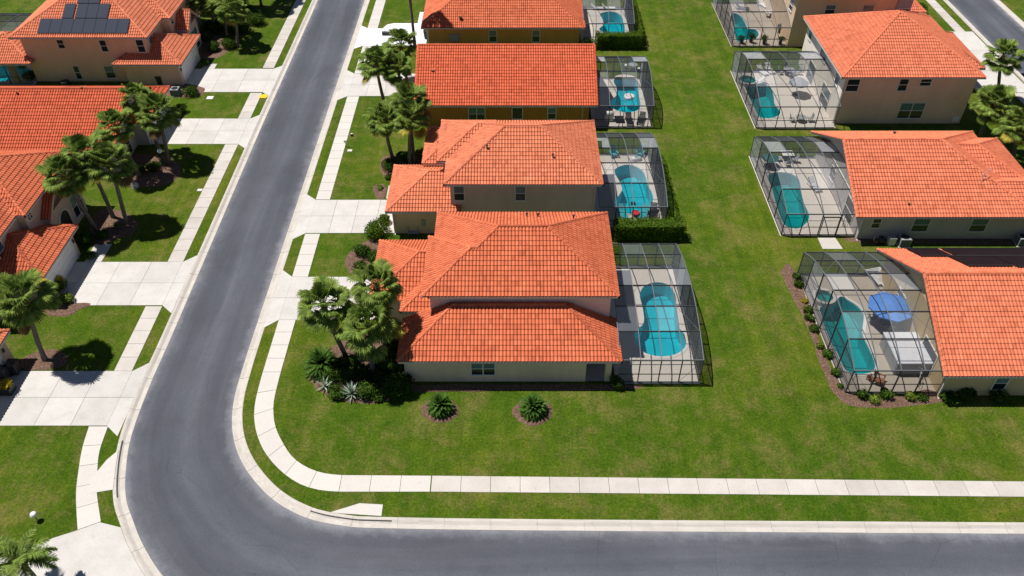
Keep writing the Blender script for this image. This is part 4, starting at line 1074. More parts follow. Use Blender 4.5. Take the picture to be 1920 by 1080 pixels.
palm((358, 5), (384, 62), 'fan palm nearest the garage wing at the top left', size=.95, ci=1)
palm((395, 8), (402, 58), 'slender fan palm second from the garage at the top left', size=.95, ci=0)
palm((420, -2), (425, 68), 'pale trunked fan palm in the middle of the top left grove', size=1.05, ci=2)
palm((455, -30), (458, 20), 'fan palm at the back right of the top left grove', size=1.1, ci=3)
palm((484, -34), (490, 10), 'fan palm shading the pavement at the very top left', size=1.1, ci=1, zfix=5.5)
palm((372, -28), (380, 20), 'fan palm at the back left of the top left grove', size=1.0, ci=3)
palm((438, 22), (446, 88), 'fan palm whose star shaped shadow falls on the lawn left of the pavement', size=1.0, ci=0)
palm((505, -45), (508, -5), 'fan palm just beyond the top edge beside the pavement', size=1.1, ci=2, zfix=5.5)
palm((706, 122), (722, 200), 'fan palm nearest the pavement beside the ochre house', size=1.1, ci=2)
palm((752, 86), (764, 155), 'fan palm with the topmost crown beside the ochre house', size=1.05, ci=0)
palm((746, 130), (757, 200), 'fan palm between two others in front of the ochre house roof edge', size=.9, ci=1)
palm((768, 180), (777, 303), 'rear fan palm of the trio between the second and ochre houses', size=1.05, ci=3, zfix=5.8)
palm((722, 226), (737, 300), 'front left fan palm of the trio between the second and ochre houses', size=1.0, ci=0)
palm((770, 222), (769, 307), 'front right fan palm of the trio between the second and ochre houses', size=1.0, ci=2)
palm((608, 572), (650, 672), 'left fan palm of the three by the front house, over the driveway', size=1.02, ci=1)
palm((706, 538), (722, 660), 'rear fan palm of the three by the front house, crown over the garage roof', size=.98, ci=0)
palm((692, 614), (700, 702), 'front fan palm with a yellow frond, rising from the corner bed', size=1.1, ci=3)
palm((1880, 108), (1868, 190), 'fan palm at the corner of the right hand driveway, crown against the road', size=1.1, ci=1)
palm((1864, 196), (1836, 257), 'fan palm beside the tall beige house on the right', size=1.1, ci=2)
palm((1912, 238), (1899, 297), 'fan palm cut off by the right edge of the photo', size=1.05, ci=3)
# tall palm whose crown is above the frame
r_ = palm((762, -75), (778, 86), 'very tall thin dark trunked palm by the white driveway, crown out of frame', size=.95, zfix=10.5, ci=1)

def feather_palm(loc, h_, label, n=16, L=2.3, seed=5):
    rnd = random.Random(seed); r_ = empty('feather_palm', label, 'palm tree', None, loc)
    mb = MB(); mb.tube([loc, loc+Vector((.05, 0, h_*.5)), loc+Vector((0, 0, h_))], [.15, .12, .1], 9); mb.build('trunk', M['bark'], r_, True)
    mb = MB(); top = loc+Vector((0, 0, h_))
    for i in range(n):
        az = i*2.39996+rnd.uniform(-.2, .2); el = R(rnd.uniform(20, 75)); p = top.copy(); d = Vector((math.cos(az)*math.cos(el), math.sin(az)*math.cos(el), math.sin(el)))
        K = 16; prev = p
        for k in range(K):
            d = (d+Vector((0, 0, -.11))).normalized(); p = prev+d*L/K; mb.bar(prev, p, .03, .02)
            sd = d.cross(Vector((0, 0, 1))).normalized(); t = k/K
            if k > 1:
                for s_ in (-1, 1):
                    for e_ in (0, .33, .66):
                        q = prev.lerp(p, e_); l = .55*math.sin(math.pi*min(1, .15+t*.9))**.6*rnd.uniform(.8, 1.1)
                        ld = (sd*s_+d*.7+Vector((0, 0, rnd.uniform(-.5, .3)))).normalized(); w_ = ld.cross(Vector((0, 0, 1))).normalized()*.022
                        mb.idx([q-w_, q+w_, q+ld*l*.6+w_, q+ld*l*.6-w_, q+ld*l+Vector((0, 0, -.12*l))], [(0, 1, 2, 3), (3, 2, 4)])
            prev = p
    mb.build('fronds', M['palm'], r_)
p_ = G(40, 1052, 3.0); feather_palm(Vector((p_.x, p_.y, 0)), 3.0, 'feathery arching palm in the bottom left corner over the concrete drive', 18, 2.2)

def leaves(mb, n, fn, s0, s1, rnd, mi=0):
    for _ in range(n):
        p, nr = fn(rnd); a = rnd.uniform(0, 6.28); s_ = rnd.uniform(s0, s1)
        nr = (Vector(nr)+Vector((rnd.gauss(0, .5), rnd.gauss(0, .5), rnd.gauss(0, .5)))).normalized()
        t = nr.cross(Vector((math.cos(a), math.sin(a), .3))).normalized(); b_ = nr.cross(t)
        mb.idx([p-t*s_*.5, p+b_*s_*.28, p+t*s_*.5, p-b_*s_*.28], [(0, 1, 2, 3)], mi)
def shrub(loc, r, h_, label, mat='leaf', n=None, cat='shrub', group=None, name='shrub', seed=None, flowers=0, z0=0):
    rnd = random.Random(seed if seed is not None else int(loc[0]*31+loc[1]*17)); root = empty(name, label, cat, group, Vector((loc[0], loc[1], z0)))
    L = Vector((loc[0], loc[1], z0)); lobes = [(Vector((0, 0, h_*.55)), 1.0)]+[(Vector((rnd.uniform(-.45, .45)*r, rnd.uniform(-.45, .45)*r, h_*rnd.uniform(.45, .75))), rnd.uniform(.55, .8)) for _ in range(5)]
    def fn(rd):
        c, k = rd.choice(lobes); d = Vector((rd.gauss(0, 1), rd.gauss(0, 1), rd.gauss(0, 1))).normalized(); q = rd.uniform(.72, 1.08)*k
        p = L+c*1.0+Vector((d.x*r*q, d.y*r*q, d.z*h_*.5*q)); p.z = max(p.z, z0+.03); return p, d
    mb = MB(); leaves(mb, n or int(1000*r*(r+h_)), fn, .11, .22, rnd); mb.build('foliage', M[mat], root)
    mb = MB()
    for k in range(5):
        a = k*1.26; mb.tube([L, L+Vector((math.cos(a)*r*.5, math.sin(a)*r*.5, h_*.7))], [.035, .012], 5)
    mb.build('stems', M['bark'], root)
    if flowers:
        mb = MB(); leaves(mb, flowers, lambda rd: ((lambda p, d: (p+d*.05, d))(*fn(rd))), .12, .2, rnd); mb.build('flowers', M['flower'], root)
    return root
def radial_plant(loc, r, h_, label, mat, n=46, w_=.07, name='cycad', cat='cycad', droop=.10, leaflets=True, seed=1, group=None):
    rnd = random.Random(seed); root = empty(name, label, cat, group, Vector((loc[0], loc[1], 0))); mb = MB(); L0 = Vector((loc[0], loc[1], .15))
    for i in range(n):
        az = i*2.39996; t = i/n; el = R(82-78*t)+rnd.uniform(-.08, .08); d = Vector((math.cos(az)*math.cos(el), math.sin(az)*math.cos(el), math.sin(el)))
        K = 9; p = L0+Vector((0, 0, h_*.25*(1-t))); L = r*rnd.uniform(.95, 1.12)*1.12
        for k in range(K):
            d = (d+Vector((0, 0, -droop))).normalized(); q = p+d*L/K; sd = d.cross(Vector((0, 0, 1)))
            if sd.length < .05: sd = Vector((1, 0, 0))
            sd.normalize(); nn = sd.cross(d)
            if leaflets:
                mb.bar(p, q, .02, .015)
                for s_ in (-1, 1):
                    for e_ in (0, .5):
                        o_ = p.lerp(q, e_); ld = (sd*s_+d*.75+nn*.25).normalized(); l = r*.27*math.sin(math.pi*min(1, .2+.8*(k+e_)/K)); ww = d*.055
                        mb.idx([o_-ww, o_+ww, o_+ld*l], [(0, 1, 2)])
            else:
                wa, wb = w_*(1-.0*k)*math.sin(math.pi*(.25+.75*k/K)), w_*math.sin(math.pi*min(.97, .25+.75*(k+1)/K))
                mb.idx([p-sd*wa, p+sd*wa, q+sd*wb, q-sd*wb, (p+q)/2-nn*.03], [(0, 1, 2, 3)])
            p = q
    mb.build('fronds' if leaflets else 'leaves', M[mat], root)
    mb = MB(); mb.tube([Vector((loc[0], loc[1], 0)), L0+Vector((0, 0, h_*.3))], [.16, .1], 9); mb.build('stem', M['bark'], root)
    return root
c1 = G(826, 768, 0); c2 = G(999, 771, 0)
radial_plant(c1, 1.0, 1.0, 'round bright green cycad, left of the two in mulch rings on the front lawn', 'cycad', 105, droop=.15, seed=3)
radial_plant(c2, 1.05, 1.0, 'round darker green cycad, right of the two in mulch rings on the front lawn', 'cycad', 115, droop=.15, seed=4)
radial_plant(G(605, 692), 1.35, 1.3, 'large dark spiky cycad at the left end of the corner bed', 'cycad', 130, droop=.15, seed=5)
radial_plant(G(660, 742), .85, .7, 'silvery green agave rosette at the front of the corner bed', 'agave', 40, .055, 'agave', 'agave', .02, False, 6)
radial_plant(G(610, 728), .75, .6, 'sprawling pale variegated agave at the left edge of the corner bed', 'agave', 14, .06, 'agave', 'agave', .05, False, 7)
for px, r, h_, lb in (((628, 705), .85, .95, 'round green shrub in the corner bed just right of the big cycad'), ((635, 740), .55, .6, 'small green shrub between the two agaves'), ((695, 738), .75, .8, 'round clipped shrub right of the silvery agave'),
                      ((675, 705), .7, .8, 'green shrub at the foot of the yellow fronded palm'), ((742, 735), .95, 1.0, 'dark shaded shrub at the front corner of the nearest house'), ((740, 690), .8, 1.1, 'shaded shrub against the side of the nearest house wing'), ((722, 715), .6, .7, 'low dark shrub in the shade behind the house corner shrub')):
    shrub(G(*px), r*1.22, h_*1.15, lb, n=int(2200*r*(r+h_)))
for px, r, h_, lb in (((650, 712), .7, .8, 'round dark shrub in the middle of the corner bed'), ((655, 690), .75, 1.0, 'tall dark shrub behind the middle of the corner bed'), ((722, 690), .8, 1.0, 'dark shrub in the shade between the front palm and the house'), ((735, 655), .7, 1.0, 'leafy shrub beside the roof edge behind the front palm'), ((712, 748), .4, .4, 'tiny shrub at the front right of the corner bed')):
    shrub(G(*px), r*1.1, h_*1.1, lb, n=int(2000*r*(r+h_)))
shrub(G(710, 442), 1.15, 1.3, 'bright lime green clipped bush beside the second driveway', 'hedge', cat='bush', name='bush', n=2600)
shrub(G(722, 418), .5, .9, 'small round topiary ball behind the lime green bush', 'hedge', cat='bush', name='bush')
shrub(G(680, 478), .75, .9, 'dark flowering shrub with pale blooms by the front house garage', 'leaf', flowers=14)
shrub(G(678, 505), .65, .7, 'dark low shrub at the corner of the first driveway', 'leaf', flowers=5)
shrub(G(702, 490), .7, 1.0, 'dark green shrub against the front house garage wall', 'leaf')
shrub(G(713, 355), .35, .4, 'tiny bright shrub at the corner of the second driveway', 'leaf_bright')
shrub(G(733, 318), .9, 1.0, 'dark round shrub at the foot of the palm trio', 'leaf'); shrub(G(757, 300), .8, .9, 'dark shrub behind the palm trio trunks', 'leaf')
shrub(G(730, 335), .4, .4, 'small pale shrub in front of the palm trio bed', 'leaf'); shrub(G(793, 300), .8, 1.3, 'bright green shrub beside the second house entry', 'hedge')
shrub(G(110, 545), .8, .95, 'green bush with yellow leaves in front of the left garage door', 'leaf', n=1100); shrub(G(118, 538), .45, 1.2, 'yellow topped croton beside the left garage door', 'leaf_yellow', cat='shrub')
shrub(G(128, 565), .6, .7, 'olive grass like shrub next to the yellow croton', 'leaf_bright')
shrub(G(172, 483), .55, .55, 'dark shrub beside the short walk at the arched entry house', 'leaf'); shrub(G(165, 455), .8, .9, 'shaded shrub below the arched entry', 'leaf'); shrub(G(195, 445), .6, .7, 'dark shrub between the palm trunks by the arched entry', 'leaf')
radial_plant(G(219, 428), .4, .4, 'small green rosette plant between the three palm trunks', 'cycad', 26, .05, 'rosette_plant', 'plant', .05, False, 11)
shrub(G(290, 318), .75, .8, 'round green shrub in the bed beside the globe lamp', 'leaf'); shrub(G(262, 325), .6, .7, 'dark shrub between the white dome and the house', 'leaf')
shrub(G(360, 177), .85, .9, 'round green shrub beside the air conditioner by the third driveway', 'leaf'); shrub(G(338, 212), .7, 1.0, 'dark hedge like shrub at the corner of the third driveway', 'leaf')
shrub(G(386, 122), .6, .7, 'dark shrub at the side of the top left garage', 'leaf')
for px, lb in (((400, 95), 'shaded shrub at the near edge of the top left grove'), ((430, 90), 'dark shrub under the pale trunked palm'), ((385, 75), 'shaded shrub behind the top left garage corner'), ((460, 60), 'low shrub at the right of the top left grove'), ((440, 35), 'shrub in deep shade among the top left palm trunks'), ((470, 25), 'shrub at the back right of the grove'), ((345, 70), 'dark shrub against the top left entry'), ((410, 30), 'shrub at the back of the grove beside the lawn')):
    shrub(G(*px), .95, 1.1, lb)
for px, lb in (((395, 60), 'dark shrub between the slender trunks of the top left grove'), ((415, 50), 'shaded bush just behind the pale trunked palm'), ((450, 18), 'dark bush in the middle of the shaded grove'), ((435, 60), 'broad dark bush right of the pale trunk'), ((480, 45), 'outermost shaded bush of the grove towards the pavement'), ((430, 10), 'dark bush near the top edge inside the grove')): shrub(G(*px), 1.25, 1.3, lb)
shrub(G(60, 150), .9, 1.0, 'dark green shrub beside the porch column at the top left'); shrub(G(45, 130), .5, .8, 'small leafy shrub by the porch post at the top left', 'leaf_bright')
shrub(G(1155, 725), .5, .9, 'small dark shrub at the corner of the nearest screen enclosure')
shrub(G(1720, 22), 1.2, 1.1, 'dark shrub by the entry of the top right house'); shrub(G(1708, 18), 1.0, 1.0, 'dark shrub half hidden by the top right roof')
shrub(G(1580, 88), .5, .5, 'yellow green clump behind the tall beige house', 'leaf_bright'); shrub(G(1596, 90), .45, .4, 'bright low clump in the gap behind the tall beige house', 'leaf_yellow')
for k, (px, r, h_, mt, lb) in enumerate([((1493, 522), .42, .5, 'leaf', 'topmost green shrub in the bed along the lower right cage'), ((1496, 536), .45, .5, 'leaf', 'second shrub from the top in the bed along the lower right cage'), ((1507, 566), .28, .35, 'leaf_yellow', 'yellow green plant in the bed along the lower right cage'), ((1512, 585), .4, .6, 'leaf', 'upright green plant below the yellow one along the cage'), ((1516, 600), .38, .5, 'leaf', 'dark plant midway down the side bed of the cage'), ((1526, 621), .4, .5, 'leaf', 'leafy plant beside the long pool, side bed'), ((1536, 652), .3, .4, 'leaf_bright', 'small pale plant low in the side bed'), ((1550, 668), .4, .5, 'leaf', 'spiky dark plant low in the side bed'), ((1566, 702), .38, .45, 'leaf', 'dark plant near the bottom of the side bed'), ((1574, 727), .25, .3, 'leaf', 'last tiny plant of the side bed at the cage corner'),
     ((1615, 745), .42, .7, 'leaf', 'leftmost upright plant under the near wall of the lower right cage'), ((1638, 752), .5, .45, 'leaf_bright', 'bright round plant under the near wall of the lower right cage'), ((1659, 745), .48, .7, 'leaf', 'leafy plant third along the near wall of the lower right cage'), ((1706, 748), .42, .55, 'leaf_bright', 'yellowish grassy plant along the near wall of the lower right cage'), ((1727, 748), .45, .4, 'leaf', 'low plant right of the yellowish grassy one'), ((1775, 750), .7, .6, 'leaf', 'wide dark plant at the corner of the yellow tan house'), ((1808, 745), .7, .9, 'leaf', 'round shaded bush left of the small window on the yellow tan house'), ((1868, 748), .65, .8, 'leaf', 'round shaded bush right of the small window on the yellow tan house')]):
    shrub(G(*px), r, h_, lb, mt, n=int(900*r*(r+h_))+80, seed=k+50)
for px, lb in (((18, 735), None),): pass

def hedge(x0, x1, y0, y1, h_, label, n=None, group='clipped hedges around the pools'):
    root = empty('hedge', label, 'hedge', group, Vector(((x0+x1)/2, (y0+y1)/2, 0))); rnd = random.Random(int(x0*10+y0)); mb = MB()
    A = [(x1-x0)*(y1-y0), (x1-x0)*h_, (x1-x0)*h_, (y1-y0)*h_, (y1-y0)*h_]; tot = sum(A)
    def fn(rd):
        q = rd.random()*tot; o_ = rd.gauss(0, .05)
        if q < A[0]: p, nr = (rd.uniform(x0, x1), rd.uniform(y0, y1), h_+o_), (0, 0, 1)
        elif q < A[0]+A[1]: p, nr = (rd.uniform(x0, x1), y0+o_, rd.uniform(0, h_)), (0, -1, 0)
        elif q < A[0]+2*A[1]: p, nr = (rd.uniform(x0, x1), y1+o_, rd.uniform(0, h_)), (0, 1, 0)
        elif q < A[0]+2*A[1]+A[3]: p, nr = (x0+o_, rd.uniform(y0, y1), rd.uniform(0, h_)), (-1, 0, 0)
        else: p, nr = (x1+o_, rd.uniform(y0, y1), rd.uniform(0, h_)), (1, 0, 0)
        p = Vector(p); p += Vector((noise.noise(p*1.3), noise.noise(p*1.3+Vector((5, 0, 0))), noise.noise(p*1.1+Vector((0, 7, 0)))))*.14; p.z = max(.02, p.z); return p, nr
    leaves(mb, n or int(tot*130), fn, .10, .2, rnd); mb.build('foliage', M['hedge'], root)
    mb = MB(); mb.box(x0+.15, x1-.15, y0+.15, y1-.15, -.02, h_-.15); mb.build('branches', M['leaf'], root)
hedge(9.3, 15.6, 57.3, 58.75, 1.75, 'tall clipped rectangular hedge between the nearest two screened pools')
hedge(14.75, 15.55, 58.8, 70.5, .75, 'low ragged hedge strip along the outer side of the second pool cage', 3200)
hedge(10.6, 16.5, 96.0, 97.2, 1.9, 'clipped hedge across the near side of the topmost middle pool')
hedge(15.75, 16.75, 97.3, 110, 1.8, 'hedge running up the outer side of the topmost middle pool')
hedge(8.9, 10.3, 95.9, 96.6, 1.2, 'short clipped hedge piece beside the mustard house corner')

# ------------------------------------------------------------------ furniture and small things (templates in local space, then placed)
def T(name, label, cat, loc, rz=0, group=None):
    """begin a thing in local coordinates; finish with put()"""
    r_ = empty(name, label, cat, group); r_['_l'] = 0; del r_['_l']; return r_
def put(r_, loc, rz=0): r_.location = Vector((loc[0], loc[1], loc[2] if len(loc) > 2 else .05)); r_.rotation_euler = (0, 0, rz); return r_
def lounger(label, mat, group='pool loungers', back=.6):
    r_ = empty('sun_lounger', label, 'sun lounger', group); f = MB()
    mb = MB()
    for i in range(9): mb.box(-.33, .33, -.95+i*.14, -.95+i*.14+.11, .30, .33)
    mb.build('seat', M[mat], r_)
    mb = MB(); a = R(40)
    for i in range(6):
        y = .33+(i*.13)*math.cos(a); z = .32+(i*.13)*math.sin(a); mb.obox((0, y, z), (1, 0, 0), (0, math.cos(a), math.sin(a)), (0, -math.sin(a), math.cos(a)), .33, .055, .015)
    mb.build('backrest', M[mat], r_)
    mb = MB(); mb.bar((-.35, -.97, .29), (-.35, .75, .29), .04); mb.bar((.35, -.97, .29), (.35, .75, .29), .04); mb.build('frame', M[mat], r_)
    for x in (-.33, .33):
        for y in (-.85, .65): mb = MB(); mb.box(x-.025, x+.025, y-.025, y+.025, 0, .28); mb.build('leg', M[mat], r_)
    return r_
def adirondack(label, mat, group='garden chairs'):
    r_ = empty('garden_chair', label, 'chair', group)
    mb = MB()
    for i in range(6): mb.obox((0, -.3+i*.1, .40-i*.018), (1, 0, 0), (0, 1, -.18), (0, .18, 1), .28, .045, .012)
    mb.build('seat', M[mat], r_)
    mb = MB()
    for i in range(5): mb.obox((-.22+i*.11, .38, .68), (1, 0, 0), (0, .35, .94), (0, -.94, .35), .048, .42+.05*(2-abs(i-2)), .012)
    mb.build('backrest', M[mat], r_)
    for s_ in (-1, 1): mb = MB(); mb.box(s_*.36-.07, s_*.36+.07, -.35, .4, .58, .61); mb.build('armrest', M[mat], r_)
    for x in (-.32, .32):
        for y in (-.3, .32): mb = MB(); mb.box(x-.035, x+.035, y-.035, y+.035, 0, .58); mb.build('leg', M[mat], r_)
    return r_
def chair(label, mat, group='patio chairs', frame='metal_grey'):
    r_ = empty('patio_chair', label, 'chair', group)
    mb = MB(); mb.box(-.24, .24, -.24, .24, .42, .46); mb.build('seat', M[mat], r_)
    mb = MB(); mb.obox((0, .28, .72), (1, 0, 0), (0, .2, .98), (0, -.98, .2), .24, .27, .015); mb.build('backrest', M[mat], r_)
    for x in (-.22, .22):
        for y in (-.22, .24): mb = MB(); mb.box(x-.018, x+.018, y-.018, y+.018, 0, .43 if y < 0 else .62); mb.build('leg', M[frame], r_)
    return r_
def table(label, mat, rx=.6, ry=.6, round_=True, h_=.72, group=None):
    r_ = empty('patio_table', label, 'table', group); mb = MB()
    if round_: mb.cyl((0, 0), rx, h_-.04, h_, 28)
    else: mb.box(-rx, rx, -ry, ry, h_-.04, h_)
    mb.build('table_top', M[mat], r_)
    for k in range(4):
        a = math.pi/4+k*math.pi/2; x, y = math.cos(a)*rx*.75, math.sin(a)*ry*.75
        mb = MB(); mb.bar((x*.7, y*.7, h_-.05), (x, y, 0), .04); mb.build('leg', M['metal_grey'], r_)
    return r_
def parasol(label, r, mat, pole='metal_grey', z=2.35, n=8):
    r_ = empty('parasol', label, 'parasol'); mb = MB(); K = 4
    for i in range(n):
        a0, a1 = 2*math.pi*i/n, 2*math.pi*(i+1)/n
        for k in range(K):
            q0, q1 = k/K, (k+1)/K; z0, z1 = z-.62*q0**1.15, z-.62*q1**1.15; s0 = 1-.04*math.sin(math.pi*q0); s1 = 1-.04*math.sin(math.pi*q1)
            P = lambda a, q, zz: (math.cos(a)*r*q, math.sin(a)*r*q, zz)
            if k == 0: mb.face([P(a0, q1, z1), P(a1, q1, z1), (0, 0, z)])
            else: mb.face([P(a0, q1, z1), P(a1, q1, z1), P(a1, q0, z0), P(a0, q0, z0)])
        mb.face([(math.cos(a0)*r, math.sin(a0)*r, z-.62), (math.cos(a0)*r, math.sin(a0)*r, z-.74), (math.cos(a1)*r, math.sin(a1)*r, z-.74), (math.cos(a1)*r, math.sin(a1)*r, z-.62)])
    mb.build('canopy', M[mat], r_)
    mb = MB(); mb.cyl((0, 0), .025, 0, z+.08, 8); mb.build('pole', M[pole], r_)
    mb = MB(); mb.cyl((0, 0), .3, 0, .09, 16); mb.build('base', M['plastic_black'], r_)
    mb = MB()
    for i in range(n): a = 2*math.pi*i/n; mb.bar((0, 0, z-.06), (math.cos(a)*r, math.sin(a)*r, z-.66), .02)
    mb.build('ribs', M['plastic_white'], r_)
    return r_
def ac_unit(label, group='air conditioning units beside the houses', mat='metal_grey', w_=.45, h_=.85):
    r_ = empty('air_conditioner', label, 'air conditioner', group); mb = MB()
    mb.box(-w_-.1, w_+.1, -w_-.1, w_+.1, 0, .06); mb.build('pad', M['concrete'], r_)
    mb = MB(); mb.box(-w_+.03, w_-.03, -w_+.03, w_-.03, .06, h_-.03)
    mb.build('coil', M['plastic_black'], r_)
    mb = MB()
    for z in np.arange(.12, h_-.05, .09): mb.box(-w_, w_, -w_, w_, float(z), float(z)+.035)
    for x in (-w_, w_):
        for y in (-w_, w_): mb.box(x-.03, x+.03, y-.03, y+.03, .06, h_)
    mb.box(-w_, w_, -w_, w_, h_-.05, h_); mb.build('casing', M[mat], r_)
    mb = MB(); mb.cyl((0, 0), w_*.8, h_+.001, h_+.02, 24); 
    for k in range(6): a = k*math.pi/3; mb.bar((0, 0, h_+.03), (math.cos(a)*w_*.8, math.sin(a)*w_*.8, h_+.03), .03)
    mb.build('fan_guard', M['plastic_black'], r_)
    return r_
def potted(loc, label, mat='leaf', r=.35, h_=.8, pot='plastic_black'):
    r_ = shrub(loc, r, h_, label, mat, n=260, cat='potted plant', name='potted_plant', z0=.4)
    mb = MB(); mb.cyl((loc[0], loc[1]), .17, .05, .42, 14, r1=.24); mb.build('pot', M[pot], r_); return r_
def ring_float(label, R0, r0, mat, arc=2*math.pi):
    r_ = empty('pool_float', label, 'pool float'); pts = [(R0*math.cos(a), R0*math.sin(a), .0) for a in [arc*i/24 for i in range(25)]]
    mb = MB(); mb.tube(pts, r0, 10); mb.build('ring', M[mat], r_, True); return r_

Z0 = .05
# middle cages
ch = adirondack('turquoise slatted chair at the left of the back end of the second cage', 'plastic_teal', 'turquoise chairs in the second cage'); put(ch, G(1150, 294), R(15))
ch2 = copy_thing(ch, (0, 0, 0), 0, 'turquoise slatted chair tilted to the right at the back of the second cage'); put(ch2, G(1200, 292), R(-25))
fl = empty('pool_float', 'white boat shaped float on the deck of the second cage', 'pool float'); mb = MB(); mb.tube([(-.55, 0, .18), (-.3, 0, .2), (.3, 0, .2), (.55, 0, .18)], [.12, .28, .28, .12], 12); mb.build('hull', M['plastic_white'], fl, True)
mb = MB(); mb.box(-.25, .25, -.1, .1, .44, .5); mb.build('seat', M['plastic_teal'], fl); put(fl, G(1193, 301), R(10))
t_ = table('small red topped table at the near end of the second cage', 'red', .38, .38, True, .5); put(t_, G(1191, 406))
for px, lb, rz in (((1168, 404), 'turquoise lounger by the near wall of the second cage, left of the red table', .1), ((1206, 404), 'turquoise lounger by the near wall of the second cage, right of the red table', -.3)):
    l_ = lounger(lb, 'plastic_teal', 'turquoise loungers in the second cage'); put(l_, G(*px), rz)
l_ = lounger('black lounger in the near right corner of the second cage', 'plastic_black'); put(l_, G(1224, 402), -.2)
ld = empty('robot_cleaner', 'dark pool cleaner resting in the second pool', 'pool cleaner'); mb = MB(); mb.box(-.22, .22, -.18, .18, 0, .16); mb.build('body', M['plastic_black'], ld)
mb = MB(); mb.tube([(0, 0, .16), (.3, .2, .5), (.9, .1, .9), (1.3, .4, 1.1)], .02, 6); mb.build('hose', M['plastic_white'], ld); q = G(1187, 382, -1.3); put(ld, (q.x, q.y, -1.34))
a = lounger('dark lounger, left of the pair at the near end of the ochre house cage', 'plastic_black', 'dark loungers in the third cage'); put(a, G(1179, 229), .05)
b2 = copy_thing(a, (0, 0, 0), 0, 'dark lounger, right of the pair at the near end of the ochre house cage'); put(b2, G(1202, 228), -.3)
fl = ring_float('round white float drifting on the third pool', .5, .17, 'plastic_white'); mb = MB(); mb.cyl((0, 0), .45, -.02, .06, 20); mb.build('seat', M['tubtop'], fl); q = G(1180, 181, 0); put(fl, (q.x, q.y, -.02))
g_ = empty('barbecue_grill', 'white round topped barbecue in the near left corner of the third cage', 'barbecue'); mb = MB(); mb.box(-.5, .5, -.3, .3, .1, .8); mb.build('cabinet', M['plastic_white'], g_)
mb = MB(); mb.tube([(-.5, 0, .85), (.5, 0, .85)], [.3, .3], 14); mb.build('hood', M['plastic_white'], g_, True)
mb = MB(); mb.bar((-.4, -.34, .9), (.4, -.34, .9), .04); mb.build('handle', M['metal_grey'], g_); put(g_, G(1141, 226))
t_ = table('black square table between the barbecue and the dark loungers', 'plastic_black', .5, .4, False, .5); put(t_, G(1160, 228))
t_ = table('pale round patio table at the back of the third cage', 'grey_fabric', .55); put(t_, G(1186, 131))
for px, lb, rz in (((1172, 128), 'pale patio chair left of the round table in the third cage', 1.4), ((1185, 122), 'turquoise patio chair behind the round table in the third cage', 0), ((1198, 134), 'grey patio chair right of the round table in the third cage', -1.5)):
    c_ = chair(lb, 'plastic_teal' if 'turq' in lb else 'plastic_white', 'chairs in the third cage'); put(c_, G(*px), rz)
a = lounger('white lounger on the deck at the back left of the topmost middle pool', 'plastic_white', 'white loungers in the topmost middle cage'); put(a, G(1120, 18), 1.5)
b2 = copy_thing(a, (0, 0, 0), 0, 'white lounger beside the other at the back right of the topmost middle pool'); put(b2, G(1140, 18), 1.6)
mtr = empty('wall_box', 'small white box on a post behind the nearest cage', 'utility box'); mb = MB(); mb.box(-.15, .15, -.1, .1, .5, 1.1); mb.build('box', M['plastic_white'], mtr); mb = MB(); mb.box(-.03, .03, -.03, .03, 0, .5); mb.build('post', M['metal_grey'], mtr); put(mtr, (8.6, 55.0, 0))

# lower right cage
p = parasol('large bright blue parasol open over the patio in the lower right cage', 1.75, 'blue', z=2.5); put(p, G(1656, 606))
t_ = table('round glass patio table under the blue parasol', 'grey_fabric', .65); put(t_, (G(1656, 606).x, G(1656, 606).y, .05))
cc = G(1656, 606)
for k, lb in enumerate(('chair on the pool side of the blue parasol table', 'chair on the near side of the blue parasol table', 'chair on the house side of the blue parasol table', 'chair on the far side of the blue parasol table')):
    an = math.pi+k*math.pi/2; c_ = chair('grey patio '+lb, 'grey_fabric', 'chairs round the blue parasol table'); put(c_, (cc.x+1.05*math.cos(an), cc.y+1.05*math.sin(an), .05), an-math.pi/2)
sp = empty('hot_tub', 'square hot tub with a pale folded cover in the lower right cage', 'hot tub'); mb = MB(); mb.box(-1.5, 1.5, -1.6, 1.6, 0, 1.22)
mb.build('cabinet', M['metal_grey'], sp); mb = MB(); mb.box(-1.56, 1.56, -1.66, -.02, 1.225, 1.33); mb.box(-1.56, 1.56, .02, 1.66, 1.225, 1.33); mb.build('cover', M['tubtop'], sp)
mb = MB(); mb.bar((1.6, -.6, 1.45), (1.6, .6, 1.45), .05); mb.bar((1.6, -.6, .4), (1.6, -.6, 1.45), .04); mb.bar((1.6, .6, .4), (1.6, .6, 1.45), .04); mb.build('cover_lifter', M['plastic_black'], sp)
q = G(1708, 652, 1.35); put(sp, (q.x, q.y, .05))
lt = MB()
lg = empty('sun_lounger', 'pale striped double lounger at the back of the lower right cage', 'sun lounger', 'loungers in the lower right cage')
mb = MB()
for i in range(14): mb.box(-.75, .75, -1.0+i*.145, -1.0+i*.145+.1, .30, .34)
mb.build('cushion', M['plastic_white'], lg)
for x in (-.7, .7):
    for y in (-.9, .9): m2 = MB(); m2.box(x-.04, x+.04, y-.04, y+.04, 0, .3); m2.build('leg', M['plastic_black'], lg)
mb = MB(); mb.bar((-.78, -1, .3), (-.78, 1, .3), .05); mb.bar((.78, -1, .3), (.78, 1, .3), .05); mb.build('frame', M['plastic_black'], lg); put(lg, G(1646, 522), .25)
l_ = lounger('white lounger just above the blue parasol', 'plastic_white', 'loungers in the lower right cage'); put(l_, G(1660, 538), .3)
ky = empty('paddle_board', 'dark green paddle board leaning on the house wall inside the lower right cage', 'paddle board'); mb = MB()
pts = [(math.sin(t)*.38, -math.cos(t)*1.5) for t in [i*math.pi/12 for i in range(24)]]
prism(mb, pts, 0, .12); o_ = mb.build('board', M['green_fab'], ky); mb = MB(); mb.box(-.03, .03, 1.1, 1.3, -.15, 0); mb.build('fin', M['plastic_black'], ky)
